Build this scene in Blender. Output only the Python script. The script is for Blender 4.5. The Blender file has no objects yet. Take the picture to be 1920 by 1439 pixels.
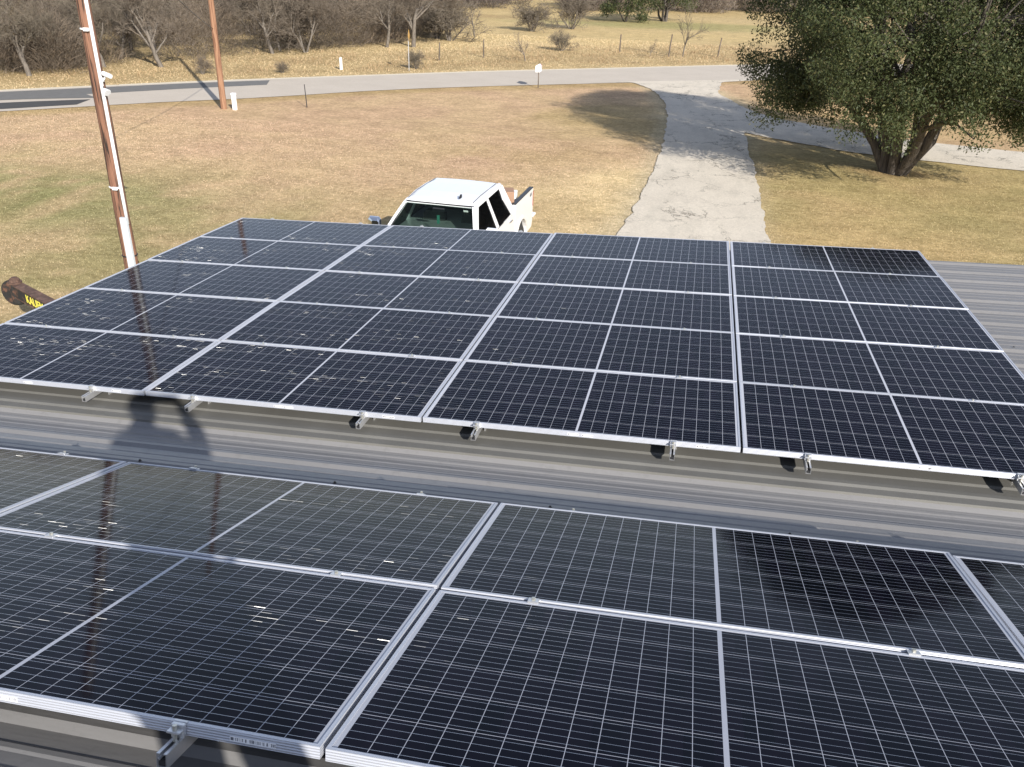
import bpy, math, random
import numpy as np
from mathutils import Matrix, Vector, noise
R = math.radians
random.seed(7); rng = np.random.default_rng(11)
S = bpy.context.scene
COL = S.collection

# ------------------------------------------------------------------ helpers
class MB:
    def __init__(s): s.v = []; s.f = []
    def add(s, v, f):
        n = len(s.v); s.v += [tuple(p) for p in v]; s.f += [tuple(i + n for i in q) for q in f]; return s
    def box(s, a, b):
        x0, y0, z0 = a; x1, y1, z1 = b
        return s.add([(x0,y0,z0),(x1,y0,z0),(x1,y1,z0),(x0,y1,z0),(x0,y0,z1),(x1,y0,z1),(x1,y1,z1),(x0,y1,z1)],
              [(0,3,2,1),(4,5,6,7),(0,1,5,4),(1,2,6,5),(2,3,7,6),(3,0,4,7)])
    def bbox(s, a, b, e=.01):                                   # box with chamfered vertical and top edges
        x0, y0, z0 = a; x1, y1, z1 = b
        def ring(x0,y0,x1,y1,z,e): return [(x0+e,y0,z),(x1-e,y0,z),(x1,y0+e,z),(x1,y1-e,z),(x1-e,y1,z),(x0+e,y1,z),(x0,y1-e,z),(x0,y0+e,z)]
        return s.loft([ring(x0+e,y0+e,x1-e,y1-e,z0,e*.5), ring(x0,y0,x1,y1,z0+e,e), ring(x0,y0,x1,y1,z1-e,e), ring(x0+e,y0+e,x1-e,y1-e,z1,e*.5)])
    def loft(s, rings, caps=True, closed=True):
        n = len(rings[0]); v = [p for r in rings for p in r]; f = []
        m = n if closed else n - 1
        for k in range(len(rings)-1):
            for i in range(m):
                j = (i+1) % n; f.append((k*n+i, k*n+j, (k+1)*n+j, (k+1)*n+i))
        if caps: f.append(tuple(range(n-1,-1,-1))); f.append(tuple((len(rings)-1)*n+i for i in range(n)))
        return s.add(v, f)
    def tube(s, pts, rad, n=8, caps=True):
        pts = [Vector(p) for p in pts]; rings = []; up = None
        for i, p in enumerate(pts):
            d = (pts[min(i+1,len(pts)-1)] - pts[max(i-1,0)]).normalized()
            if up is None: up = d.cross(Vector((.31,.17,.93))).normalized()
            a = (up - d*up.dot(d)).normalized(); b = d.cross(a); up = a
            r = rad[i] if hasattr(rad, '__len__') else rad
            rings.append([p + (a*math.cos(2*math.pi*k/n) + b*math.sin(2*math.pi*k/n))*r for k in range(n)])
        return s.loft(rings, caps)
    def prism(s, poly, x0, x1, axis=0):                          # polygon in the plane across 'axis'
        def P(t, q):
            if axis == 0: return (t, q[0], q[1])
            if axis == 1: return (q[0], t, q[1])
            return (q[0], q[1], t)
        return s.loft([[P(x0, q) for q in poly], [P(x1, q) for q in poly]])
    def build(s, name, mat, parent=None, smooth=False, fix=True):
        me = bpy.data.meshes.new(name); me.from_pydata(s.v, [], s.f)
        if fix:
            import bmesh
            bm = bmesh.new(); bm.from_mesh(me); bmesh.ops.recalc_face_normals(bm, faces=bm.faces); bm.to_mesh(me); bm.free()
        me.materials.append(mat)
        if smooth: me.shade_smooth()
        me.update()
        o = bpy.data.objects.new(name, me); COL.objects.link(o); o.parent = parent
        return o
def npmesh(name, V, F, mat, parent=None, cols=None):             # V (n,3), F (m,3 or 4) numpy
    me = bpy.data.meshes.new(name); k = F.shape[1]
    me.vertices.add(len(V)); me.vertices.foreach_set('co', V.astype(np.float32).ravel())
    me.loops.add(F.size); me.loops.foreach_set('vertex_index', F.astype(np.int32).ravel())
    me.polygons.add(len(F)); me.polygons.foreach_set('loop_start', np.arange(0, F.size, k, dtype=np.int32))
    me.materials.append(mat)
    if cols is not None:
        a = me.color_attributes.new('tint', 'FLOAT_COLOR', 'POINT')
        c = np.ones((len(V), 4), np.float32); c[:, :3] = cols; a.data.foreach_set('color', c.ravel())
    me.update(calc_edges=True); me.validate()
    o = bpy.data.objects.new(name, me); COL.objects.link(o); o.parent = parent
    return o
def tag(o, label=None, cat=None, group=None, kind=None):
    if label: o['label'] = label
    if cat: o['category'] = cat
    if group: o['group'] = group
    if kind: o['kind'] = kind
    return o
def empty(name, M=None, parent=None):
    o = bpy.data.objects.new(name, None); COL.objects.link(o); o.empty_display_size = .2
    if M is not None: o.matrix_world = M
    o.parent = parent
    return o
def copy_tree(o, parent=None):
    c = o.copy(); COL.objects.link(c); c.parent = parent
    for ch in [x for x in o.children]: copy_tree(ch, c)
    return c
def text_mb(txt, size, depth=.002):
    cu = bpy.data.curves.new('txt', 'FONT'); cu.body = txt; cu.size = size; cu.extrude = depth; cu.offset = size*.02
    t = bpy.data.objects.new('txt', cu); COL.objects.link(t)
    bpy.context.view_layer.update()
    me = bpy.data.meshes.new_from_object(t.evaluated_get(bpy.context.evaluated_depsgraph_get()))
    mb = MB(); mb.add([tuple(v.co) for v in me.vertices], [tuple(p.vertices) for p in me.polygons])
    bpy.data.objects.remove(t); bpy.data.curves.remove(cu); return mb

# ------------------------------------------------------------------ materials
class NT:
    def __init__(s, name):
        s.m = bpy.data.materials.new(name); s.m.use_nodes = True; s.t = s.m.node_tree; s.t.nodes.clear()
        s.out = s.t.nodes.new('ShaderNodeOutputMaterial')
    def n(s, typ, ins=None, **kw):
        o = s.t.nodes.new('ShaderNode' + typ)
        for k, v in kw.items(): setattr(o, k, v)
        for k, v in (ins or {}).items():
            if hasattr(v, 'is_linked') or isinstance(v, bpy.types.NodeSocket): s.t.links.new(v, o.inputs[k])
            else: o.inputs[k].default_value = v
        return o
    def math(s, op, a, b=0.0, c=None):
        d = {0: a, 1: b}
        if c is not None: d[2] = c
        return s.n('Math', d, operation=op).outputs[0]
    def mix(s, f, a, b, bt='MIX'):
        o = s.t.nodes.new('ShaderNodeMix'); o.data_type = 'RGBA'; o.blend_type = bt
        for i, v in ((0, f), (6, a), (7, b)):
            if isinstance(v, bpy.types.NodeSocket): s.t.links.new(v, o.inputs[i])
            else: o.inputs[i].default_value = (v if i == 0 else (tuple(v) + (1,))[:4])
        return o.outputs[2]
    def noise(s, vec, scale, detail=4, rough=.6, col=False):
        o = s.n('TexNoise', {'Vector': vec, 'Scale': scale, 'Detail': detail, 'Roughness': rough}); return o.outputs[1 if col else 0]
    def ramp(s, v, p0, p1, a=(0,0,0), b=(1,1,1)):
        o = s.n('ValToRGB', {0: v}); e = o.color_ramp.elements; e[0].position = p0; e[1].position = p1
        e[0].color = tuple(a) + (1,); e[1].color = tuple(b) + (1,); return o.outputs[0]
    def map(s, vec, scale): return s.n('Mapping', {'Vector': vec, 'Scale': scale}).outputs[0]
    def coord(s, k='Object'): return s.n('TexCoord').outputs[k]
    def bump(s, h, strength, dist): return s.n('Bump', {'Height': h, 'Strength': strength, 'Distance': dist}).outputs[0]
    def pb(s, **kw):
        names = dict(color='Base Color', rough='Roughness', metal='Metallic', normal='Normal', spec='Specular IOR Level', coat='Coat Weight', coatr='Coat Roughness',
                     ior='IOR', coation='Coat IOR', aniso='Anisotropic', tangent='Tangent', trans='Transmission Weight', alpha='Alpha', sheen='Sheen Weight')
        ins = {}
        for k, v in kw.items():
            if k == 'color' and not isinstance(v, bpy.types.NodeSocket): v = tuple(v) + (1,)
            ins[names[k]] = v
        return s.n('BsdfPrincipled', ins).outputs[0]
    def done(s, sh): s.t.links.new(sh, s.out.inputs[0]); return s.m

def simple(name, col, rough=.6, metal=0, nscale=0, namt=.25, bump=0, **kw):
    t = NT(name); c = t.coord()
    if nscale:
        f = t.noise(c, nscale, 5)
        colr = t.mix(f, tuple(x*(1-namt) for x in col), tuple(min(1, x*(1+namt)) for x in col))
        if bump: kw['normal'] = t.bump(t.noise(c, nscale*3, 4), bump, .02)
    else: colr = col
    return t.done(t.pb(color=colr, rough=rough, metal=metal, **kw))

def ribs_frame():
    t = NT('anodised_frame'); c = t.coord(); sp = t.n('SeparateXYZ', {0: c})
    w = t.math('SINE', t.math('MULTIPLY', sp.outputs[2], 2*math.pi/.0078))
    f = t.noise(t.map(c, (3, 40, 40)), 3, 4)
    return t.done(t.pb(color=t.mix(f, (.50,.515,.56), (.62,.635,.68)), rough=.42, metal=.35, normal=t.bump(w, .5, .002)))
M = {}
M['frame'] = ribs_frame()
M['alu'] = simple('mill_aluminium', (.66,.66,.66), .38, .75, 30, .12)
M['steelbolt'] = simple('zinc_bolt', (.6,.58,.5), .35, .8, 60, .3)
M['darkbolt'] = simple('weathered_screw', (.07,.065,.06), .55, .4, 60, .3)
M['black'] = simple('black_plastic', (.02,.02,.022), .45)
M['white'] = simple('white_paint', (.8,.8,.78), .4, 0, 8, .06)

def laminate():
    t = NT('solar_laminate'); c = t.coord(); sp = t.n('SeparateXYZ', {0: c}); x, y = sp.outputs[0], sp.outputs[1]
    PX, PY, MX, X0, Y0 = .08055, .1612, .9975, .0065, .0145
    xx = t.math('SUBTRACT', t.math('ABSOLUTE', t.math('SUBTRACT', x, MX)), X0)
    yy = t.math('SUBTRACT', y, Y0)
    fx = t.math('DIVIDE', xx, PX); fy = t.math('DIVIDE', yy, PY)
    def edge(f, p): # distance to the nearest line of the lattice, metres
        fr = t.math('FRACT', f); return t.math('MULTIPLY', t.math('MINIMUM', fr, t.math('SUBTRACT', 1.0, fr)), p)
    gx = t.math('LESS_THAN', edge(fx, PX), .00095); gy = t.math('LESS_THAN', edge(fy, PY), .0011)
    outx = t.math('MAXIMUM', t.math('LESS_THAN', fx, 0.0), t.math('GREATER_THAN', fx, 12.0))
    outy = t.math('MAXIMUM', t.math('LESS_THAN', fy, 0.0), t.math('GREATER_THAN', fy, 6.0))
    back = t.math('MAXIMUM', t.math('MAXIMUM', gx, gy), t.math('MAXIMUM', outx, outy))
    b5 = t.math('FRACT', t.math('MULTIPLY', fy, 5.0))
    bd = t.math('MULTIPLY', t.math('ABSOLUTE', t.math('SUBTRACT', b5, .5)), PY/5)
    inside = t.math('SUBTRACT', 1.0, t.math('MAXIMUM', outx, outy))
    bus = t.math('MULTIPLY', t.math('LESS_THAN', bd, .00080), inside)
    # per-cell tint
    ci = t.n('CombineXYZ', {0: t.math('FLOOR', t.math('DIVIDE', x, PX)), 1: t.math('FLOOR', fy), 2: t.math('MULTIPLY', t.n('ObjectInfo').outputs['Random'], 57.0)})
    wn = t.n('TexWhiteNoise', {'Vector': ci.outputs[0]}).outputs[0]
    cell = t.mix(wn, (.0020,.0028,.0072), (.0055,.0048,.0115))
    dust = t.noise(t.map(c, (1.2, 2.5, 1)), 2.2, 6, .65)
    cell = t.mix(t.math('MULTIPLY', dust, .007), cell, (.30,.28,.25))
    col = t.mix(back, cell, (.50,.51,.55))
    rn = t.math('ADD', .035, t.math('MULTIPLY', t.noise(c, 9, 3), .05))
    body = t.pb(color=col, rough=.6, spec=.0, coat=.64, coatr=rn, coation=1.17)
    rib0 = t.pb(color=(.055,.058,.068), rough=.6, spec=.0, coat=1.0, coatr=.06, coation=1.17)
    rib1 = t.n('BsdfGlossy', {'Color': (.62,.64,.68,1), 'Roughness': .38}).outputs[0]
    ribbon = t.n('MixShader', {0: .62, 1: rib0, 2: rib1}).outputs[0]
    sh = t.n('MixShader', {0: t.math('MULTIPLY', bus, t.math('SUBTRACT', 1.0, gx)), 1: body, 2: ribbon}).outputs[0]
    # glints put into the ribbons: shading normals aimed midway between sun and eye
    b5i = t.n('CombineXYZ', {0: t.math('FLOOR', t.math('DIVIDE', x, .0402)), 1: t.math('FLOOR', t.math('MULTIPLY', fy, 5.0)), 2: t.math('MULTIPLY', t.n('ObjectInfo').outputs['Random'], 91.0)})
    w2 = t.n('TexWhiteNoise', {'Vector': b5i.outputs[0]})
    off = t.n('VectorMath', {0: w2.outputs[1], 1: (.5,.5,.5)}, operation='SUBTRACT').outputs[0]
    off = t.n('VectorMath', {0: off, 3: .40}, operation='SCALE').outputs[0]
    nv = t.n('VectorMath', {0: off, 1: (.53,-.785,.325)}, operation='ADD').outputs[0]
    nv = t.n('VectorTransform', {0: nv}, vector_type='NORMAL', convert_from='OBJECT', convert_to='WORLD').outputs[0]
    gl = t.n('BsdfGlossy', {'Color': (.95,.95,.93,1), 'Roughness': .24, 'Normal': nv}).outputs[0]
    geo = t.n('NewGeometry').outputs['Position']
    patch = t.ramp(t.noise(t.map(geo, (.5, 2.4, 1)), 1.6, 4), .53, .68)
    sel = t.math('GREATER_THAN', w2.outputs[0], .35)
    gm = t.math('MULTIPLY', t.math('MULTIPLY', t.math('LESS_THAN', bd, .0013), inside), t.math('MULTIPLY', sel, patch))
    sh = t.n('MixShader', {0: t.math('MULTIPLY', gm, .075), 1: sh, 2: gl}).outputs[0]
    return t.done(sh)
M['lam'] = laminate()

def roofmat():
    t = NT('galvanised_roof'); g = t.n('NewGeometry').outputs['Position']; c = t.coord()
    st = t.noise(t.map(c, (.35, 6, 1)), 3, 6, .65); sp = t.noise(c, 14, 5, .7); big = t.noise(t.map(c, (.5, .8, 1)), 1.4, 3)
    col = t.mix(st, (.190,.184,.178), (.272,.264,.256))
    col = t.mix(t.ramp(big, .42, .7), col, (.245,.237,.231))
    col = t.mix(t.math('MULTIPLY', t.ramp(sp, .55, .75), .35), col, (.125,.12,.115))
    return t.done(t.pb(color=col, rough=t.math('ADD', .36, t.math('MULTIPLY', sp, .2)), metal=.15, normal=t.bump(t.noise(t.map(c, (1, 5, 1)), 2.5, 3), .12, .02)))
M['roof'] = roofmat()
M['wall'] = simple('corrugated_wall', (.42,.40,.36), .6, .2, 2, .15)
M['dirt'] = None

def groundmat(name, layered=True):
    t = NT(name); g = t.n('NewGeometry').outputs['Position']
    a = t.n('VertexColor', layer_name='tint').outputs[0]
    n1 = t.noise(t.map(g, (.85, 1, 1)), .9, 8, .68); n2 = t.noise(g, 7, 6, .7); n3 = t.noise(g, 38, 4, .75)
    col = t.mix(1.0, a, t.ramp(n1, .25, .78, (.74,.72,.68), (1.24,1.22,1.18)), 'MULTIPLY')
    col = t.mix(1.0, col, t.ramp(n2, .34, .68, (.70,.69,.60), (1.24,1.23,1.2)), 'MULTIPLY')
    n4 = t.noise(t.map(g, (.8, 1.3, 1)), 2.6, 5, .6)
    col = t.mix(1.0, col, t.ramp(n4, .36, .66, (.87,.86,.81), (1.09,1.09,1.07)), 'MULTIPLY')
    col = t.mix(.8, col, t.ramp(n3, .32, .68, (.60,.59,.53), (1.34,1.33,1.28)), 'MULTIPLY')
    h = t.math('ADD', t.math('MULTIPLY', n2, .6), n3)
    return t.done(t.pb(color=col, rough=.95, spec=.1, normal=t.bump(h, .45, .06)))
M['ground'] = groundmat('dry_lawn_soil')

def asphalt():
    t = NT('old_asphalt'); g = t.n('NewGeometry').outputs['Position']
    n1 = t.noise(g, .6, 6); n2 = t.noise(g, 30, 4, .7)
    col = t.mix(n1, (.45,.395,.325), (.56,.495,.415)); col = t.mix(.5, col, t.ramp(n2, .3, .7, (.75,.75,.75), (1.2,1.2,1.2)), 'MULTIPLY')
    return t.done(t.pb(color=col, rough=.9, spec=.2, normal=t.bump(n2, .3, .01)))
M['asphalt'] = asphalt()
M['patch'] = simple('fresh_asphalt', (.15,.145,.135), .85, 0, 3, .2, .3)
M['patch2'] = simple('new_asphalt', (.055,.053,.05), .85, 0, 3, .2, .3)
M['shoulder'] = simple('caliche_shoulder', (.62,.55,.42), .95, 0, 4, .15, .3)
def caliche():
    t = NT('limestone_drive'); g = t.n('NewGeometry').outputs['Position']
    wob = t.n('VectorMath', {0: t.noise(g, 1.7, 5, .7, True), 3: 1.3}, operation='SCALE').outputs[0]
    gg = t.n('VectorMath', {0: g, 1: wob}, operation='ADD').outputs[0]
    vo = t.n('TexVoronoi', {'Vector': t.map(gg, (1, .8, 1)), 'Scale': .75}, feature='DISTANCE_TO_EDGE').outputs[0]
    crack = t.math('MULTIPLY', t.math('LESS_THAN', vo, .016), t.ramp(t.noise(g, .45, 3), .46, .56))
    vo2 = t.n('TexVoronoi', {'Vector': gg, 'Scale': 3.1}, feature='DISTANCE_TO_EDGE').outputs[0]
    crack2 = t.math('MULTIPLY', t.math('LESS_THAN', vo2, .02), t.ramp(t.noise(g, .8, 3), .55, .66))
    n1 = t.noise(g, .7, 6, .65); n2 = t.noise(g, 22, 5, .75); n3 = t.noise(t.map(g, (1.4,.35,1)), 1.2, 5)
    col = t.mix(n1, (.53,.47,.385), (.72,.645,.53)); col = t.mix(t.ramp(n3, .5, .8), col, (.50,.45,.37))
    col = t.mix(.7, col, t.ramp(n2, .3, .7, (.72,.72,.70), (1.2,1.2,1.2)), 'MULTIPLY')
    col = t.mix(t.math('MULTIPLY', t.math('MAXIMUM', crack, crack2), .75), col, (.10,.09,.07))
    return t.done(t.pb(color=col, rough=.93, spec=.15, normal=t.bump(n2, .4, .02)))
M['drive'] = caliche()
def wood(name, a, b, dark):
    t = NT(name); c = t.coord(); n = t.noise(t.map(c, (14, 14, .5)), 1.6, 7, .65); k = t.noise(t.map(c, (30, 30, 1.2)), 1, 4)
    col = t.mix(t.ramp(n, .35, .65), a, b); col = t.mix(t.ramp(k, .52, .60), col, dark)
    return t.done(t.pb(color=col, rough=.85, normal=t.bump(k, .6, .01)))
M['pole1'] = wood('creosoted_pole', (.12,.055,.035), (.27,.135,.08), (.025,.015,.01))
M['pole2'] = wood('red_brown_pole', (.22,.11,.06), (.32,.18,.105), (.14,.065,.035))
M['postwood'] = wood('grey_post_wood', (.12,.09,.065), (.2,.16,.12), (.05,.04,.03))
M['bark'] = wood('grey_bark', (.12,.10,.08), (.22,.19,.155), (.06,.05,.04))
M['oakbark'] = wood('oak_bark', (.07,.058,.046), (.13,.11,.09), (.03,.025,.02))
def twig():
    t = NT('bare_twig'); g = t.n('NewGeometry').outputs['Position']; n = t.noise(g, 1.2, 4); o = t.n('ObjectInfo').outputs['Random']
    col = t.mix(n, (.10,.078,.06), (.20,.165,.13)); col = t.mix(t.math('MULTIPLY', o, .35), col, (.13,.12,.085))
    return t.done(t.pb(color=col, rough=.9, spec=.1))
M['twig'] = twig()
def leaf(name, a, b, c3):
    t = NT(name); g = t.n('NewGeometry').outputs['Position']; v = t.n('VertexColor', layer_name='tint').outputs[0]
    f = t.n('SeparateColor', {0: v}); col = t.mix(f.outputs[0], a, b); col = t.mix(t.math('MULTIPLY', f.outputs[1], .8), col, c3)
    p = t.pb(color=col, rough=.55, spec=.22)
    tr = t.n('BsdfTranslucent', {'Color': col}).outputs[0]
    return t.done(t.n('MixShader', {0: .22, 1: p, 2: tr}).outputs[0])
M['oakleaf'] = leaf('oak_leaf', (.036,.047,.018), (.080,.094,.036), (.145,.135,.06))
M['grass'] = None
def grassmat():
    t = NT('dry_grass_blade'); v = t.n('VertexColor', layer_name='tint').outputs[0]
    return t.done(t.pb(color=v, rough=.85, spec=.1))
M['grass'] = grassmat()

# ------------------------------------------------------------------ the camera and the two panel planes (solved from the photograph)
HC = 6.4
W3 = Matrix(((.99923,.00183,-.0391),(0,.99891,.04674),(.03914,-.04671,.99814)))
CP = Vector((5.6553,-4.7064,2.4148))
PU = Matrix.Translation(Vector((0,0,HC)) - W3 @ CP) @ W3.to_4x4()       # far array: x along the ribs, y away, z out of the glass
AL = -.2326
PL = PU @ Matrix.Translation((4.8400,-2.2634,.4705)) @ Matrix.Rotation(AL, 4, 'X')
RC = Matrix(((.97673,.212961,.025403),(.118299,-.436161,-.892059),(-.178894,.874306,-.451205)))
cam = bpy.data.cameras.new('camera'); co = bpy.data.objects.new('camera', cam); COL.objects.link(co)
rot = Matrix((RC[0], -RC[1], -RC[2])).transposed()
co.matrix_world = Matrix.Translation((0,0,HC)) @ rot.to_4x4()
cam.sensor_fit = 'HORIZONTAL'; cam.sensor_width = 36; cam.lens = 36*1598.6/1920; cam.clip_start = .02; cam.clip_end = 6000
S.camera = co

# ------------------------------------------------------------------ solar panels
PW, PH, CU, RV = 1.995, .997, 2.0104, 1.015
def make_panel():
    r = empty('solar_panel')
    L, T, H = .011, .0022, .035
    f = MB()
    def bar(a, b, o, i):    # outer wall and top lip of one side
        pass
    f.box((0,0,-H),(PW,T,0)); f.box((0,PH-T,-H),(PW,PH,0)); f.box((0,T,-H),(T,PH-T,0)); f.box((PW-T,T,-H),(PW,PH-T,0))
    f.box((T,T,-T),(PW-T,L,-.0003)); f.box((T,PH-L,-T),(PW-T,PH-T,-.0003)); f.box((T,L,-T),(L,PH-L,-.0003)); f.box((PW-L,L,-T),(PW-T,PH-L,-.0003))
    f.box((T,T,-H),(PW-T,.028,-H+.002)); f.box((T,PH-.028,-H),(PW-T,PH-T,-H+.002))
    f.build('frame', M['frame'], r)
    g = MB(); g.box((T+.001,T+.001,-.0075),(PW-T-.001,PH-T-.001,-.0025)); g.build('laminate', M['lam'], r)
    j = MB(); j.bbox((.86,.46,-.028),(1.13,.54,-.0078),.004); j.build('junction_box', M['black'], r)
    return r
sm = NT('printed_sticker'); cc = sm.coord(); sx = sm.n('SeparateXYZ', {0: cc})
bars = sm.math('GREATER_THAN', sm.n('TexWhiteNoise', {'Vector': sm.n('CombineXYZ', {0: sm.math('FLOOR', sm.math('MULTIPLY', sx.outputs[0], 800.0))}).outputs[0]}).outputs[0], .55)
M['sticker'] = sm.done(sm.pb(color=sm.mix(sm.math('MULTIPLY', bars, sm.math('LESS_THAN', sm.math('ABSOLUTE', sx.outputs[2]), .0045)), (.82,.82,.82), (.12,.12,.14)), rough=.5))
proto = make_panel(); used = [False]
prd = random.Random(3)
def add_panel(Mx, label, group, sticker=None):
    Mx = Mx @ Matrix.Rotation(R(prd.gauss(0,.16)),4,'X') @ Matrix.Rotation(R(prd.gauss(0,.08)),4,'Y')
    o = proto if not used[0] else copy_tree(proto); used[0] = True
    o.matrix_world = Mx; tag(o, label, 'solar panel', group)
    if sticker is not None:
        for sx_ in sticker:
            s = MB(); s.box((-.035,-.0006,-.007),(.035,.0002,.007)); so = s.build('sticker', M['sticker'], o); so.location = (sx_, -.0007, -.020)
    return o
rows = ['nearest', 'second nearest', 'middle', 'second farthest', 'farthest']; cols4 = ['leftmost', 'left middle', 'right middle', 'rightmost']
stx = [1.62, 1.02, .97, 1.14]
for r_ in range(5):
    for c_ in range(4):
        add_panel(PU @ Matrix.Translation((c_*CU + (CU-PW)/2, r_*RV + (RV-PH)/2, 0)),
                  f'solar panel in the {rows[r_]} row and {cols4[c_]} column of the big far array', 'solar panels of the far array', [(1.07,1.78),(1.0,1.77),(.98,1.77),(1.02,1.75)][c_] if r_ == 0 else None)
# stickers: a second one on each nearest panel of the far array
cn = ['leftmost column', 'second column from left', 'third column from left', 'rightmost column']
for r_ in range(2):
    for c_ in range(4):
        add_panel(PL @ Matrix.Translation(((c_-2)*CU + (CU-PW)/2, (r_-1)*RV + (RV-PH)/2, 0)),
                  f'solar panel in the {"near" if r_ == 0 else "far"} row, {cn[c_]}, of the foreground array', 'solar panels of the foreground array', (1.84,) if r_ == 0 else None)

# ------------------------------------------------------------------ rails with clamps and brackets
def rail(Mx, y0, y1, clamps, ends, label, group):
    r = empty('mounting_rail', Mx); tag(r, label, 'rail', group)
    w, h, t_ = .0145, .040, .0028; zt = -.0365
    prof = [(-w,zt-h),(w,zt-h),(w,zt),(.006,zt),(.006,zt-t_),(w-t_,zt-t_),(w-t_,zt-h+t_),(-w+t_,zt-h+t_),(-w+t_,zt-.018),(-.006,zt-.018),(-.006,zt-.018+t_),(-w+t_,zt-.018+t_),(-w+t_,zt-t_),(-.006,zt-t_),(-.006,zt),(-w,zt)]
    b = MB(); n = len(prof)
    v = [(x, y0, z) for x, z in prof] + [(x, y1, z) for x, z in prof]
    b.add(v, [(i, (i+1) % n, n+(i+1) % n, n+i) for i in range(n)])
    # end faces built as strips round the hollow so that the section stays open
    o = b.build('channel', M['alu'], r, fix=False)
    sol = o.modifiers.new('wall', 'SOLIDIFY'); sol.thickness = .0012; sol.offset = 0
    inn = MB(); inn.box((-w+t_+.001, y0+.004, zt-h+t_+.001), (w-t_-.001, y1-.004, zt-.020)); inn.build('hollow_shade', M['black'], r)  # black block stands in for the shade inside the hollow rail
    for y in clamps:
        c = MB(); c.bbox((-.02,y-.017,-.004),(.02,y+.017,.004),.0015)
        c.build('mid_clamp', M['alu'], r)
        c = MB(); c.tube([(0,y,.003),(0,y,.012)], .0075, 6); c.build('bolt', M['steelbolt'], r)
    for y, sgn in ends:
        c = MB(); c.bbox((-.019,min(y,y+sgn*.014),zt),(.019,max(y,y+sgn*.014),.003),.002)
        c.bbox((-.019,min(y,y-sgn*.009),.0003),(.019,max(y,y-sgn*.009),.0042),.001)
        c.bbox((-.019,min(y+sgn*.014,y+sgn*.034),-.012),(.019,max(y+sgn*.014,y+sgn*.034),-.006),.001)
        c.build('end_clamp', M['alu'], r)
        c = MB(); c.tube([(0,y+sgn*.024,zt-.002),(0,y+sgn*.024,.008)], .0065, 6); c.build('bolt', M['steelbolt'], r)
    yy = y0 + .25
    while yy < y1:
        f = MB(); f.box((w+.001,yy-.02,-.158),(w+.007,yy+.02,-.045)); f.box((w+.007,yy-.02,-.158),(w+.075,yy+.02,-.152)); f.build('roof_bracket', M['alu'], r)
        for dx in (.03,.06): f = MB(); f.tube([(w+dx,yy,-.153),(w+dx,yy,-.138)], .008, 6); f.build('bracket_bolt', M['steelbolt'], r)
        f = MB(); f.tube([(w+.006,yy,-.065),(w+.018,yy,-.065)], .009, 6); f.build('bracket_bolt', M['steelbolt'], r)
        yy += 1.22
    return r
ordn = ['first', 'second', 'third', 'fourth', 'fifth', 'sixth', 'seventh', 'eighth']
for i, x in enumerate((.42, 1.60, 2.39, 3.62, 4.39, 5.625, 6.41, 7.56)):
    rail(PU @ Matrix.Translation((x,0,0)), -.095, 5*RV+.06, [k*RV for k in range(1,5)], [((RV-PH)/2-.001,-1), (5*RV-(RV-PH)/2+.001,1)],
         f'aluminium rail with its open end poking out under the far array, {ordn[i]} from the left', 'rails under the far array')
for i, x in enumerate((-3.62,-2.41,-1.63,-.40,.355,1.63,2.39,3.62)):
    rail(PL @ Matrix.Translation((x,0,0)), -RV-.075, RV+.035, [0], [(-RV+(RV-PH)/2-.001,-1), (RV-(RV-PH)/2+.001,1)],
         f'aluminium rail carrying the foreground array, {ordn[i]} from the left', 'rails under the foreground array')

# ------------------------------------------------------------------ the building
ca, sa = math.cos(AL), math.sin(AL); NL = Vector((0,-sa,ca)); OL = Vector((4.84,-2.2634,.4705)); STD = .165
cL = NL.dot(OL) - STD
def zL(v): return (cL - NL.y*v)/NL.z
vb = (cL + NL.z*STD)/NL.y                                      # where the pitched sheet meets the low one
bld = empty('metal_roofed_building', PU); tag(bld, 'building with grey ribbed metal roof that carries both solar arrays', 'building')
def ribprofile(length, start=0.0):
    P = .335; pts = []; y = -start
    while y < length:
        for dy, z in ((0,0),(.055,0),(.066,.004),(.085,.004),(.096,0),(.150,0),(.161,.004),(.180,.004),(.191,0),(.220,0),(.250,.019),(.290,.019),(.320,0)):
            if 0 <= y+dy <= length: pts.append((y+dy, z))
        y += P
    if pts[0][0] > 0: pts.insert(0, (0, pts[0][1] if False else 0))
    if pts[-1][0] < length: pts.append((length, 0))
    return pts
def sheet(name, x0, x1, ya, za, yb, zb, start=0.0):
    d = Vector((0, yb-ya, zb-za)); Ln = d.length; d.normalize(); nrm = Vector((0,-d.z,d.y))
    if nrm.z < 0: nrm = -nrm
    pr = ribprofile(Ln, start); xs = np.linspace(x0, x1, 9); b = MB(); n = len(pr)
    for x in xs:
        for s_, z in pr: b.v.append(tuple(Vector((x, ya, za)) + d*s_ + nrm*z))
    for i in range(len(xs)-1):
        for k in range(n-1): b.f.append((i*n+k, (i+1)*n+k, (i+1)*n+k+1, i*n+k+1))
    o = b.build(name, M['roof'], bld, fix=False)
    so = o.modifiers.new('thick', 'SOLIDIFY'); so.thickness = .0015; so.offset = -1
    return o
XL, XR, VE, VR = .02, 13.5, 5.31, -7.6
sheet('low_roof_sheet', XL, XR, vb, -STD-.0, VE, -STD, .12)
sheet('pitched_roof_sheet', XL, XR, vb, zL(vb), VR, zL(VR), .02)
sheet('rear_roof_sheet', XL, XR, VR-.004, zL(VR), VR-5.5, zL(VR)-1.4, .1)
def wallz(u, v): # metres below the panel plane down to the ground
    p = PU @ Vector((u, v, 0)); return -p.z
fl = MB()
fp_ = [(-.17,.004),(-.165,.034),(-.10,.034),(-.085,.046),(-.045,.046),(-.03,.034),(.05,.034),(.065,.044),(.30,.044)]
xs_ = np.linspace(XL+.01, XR-.01, 12)
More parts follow.
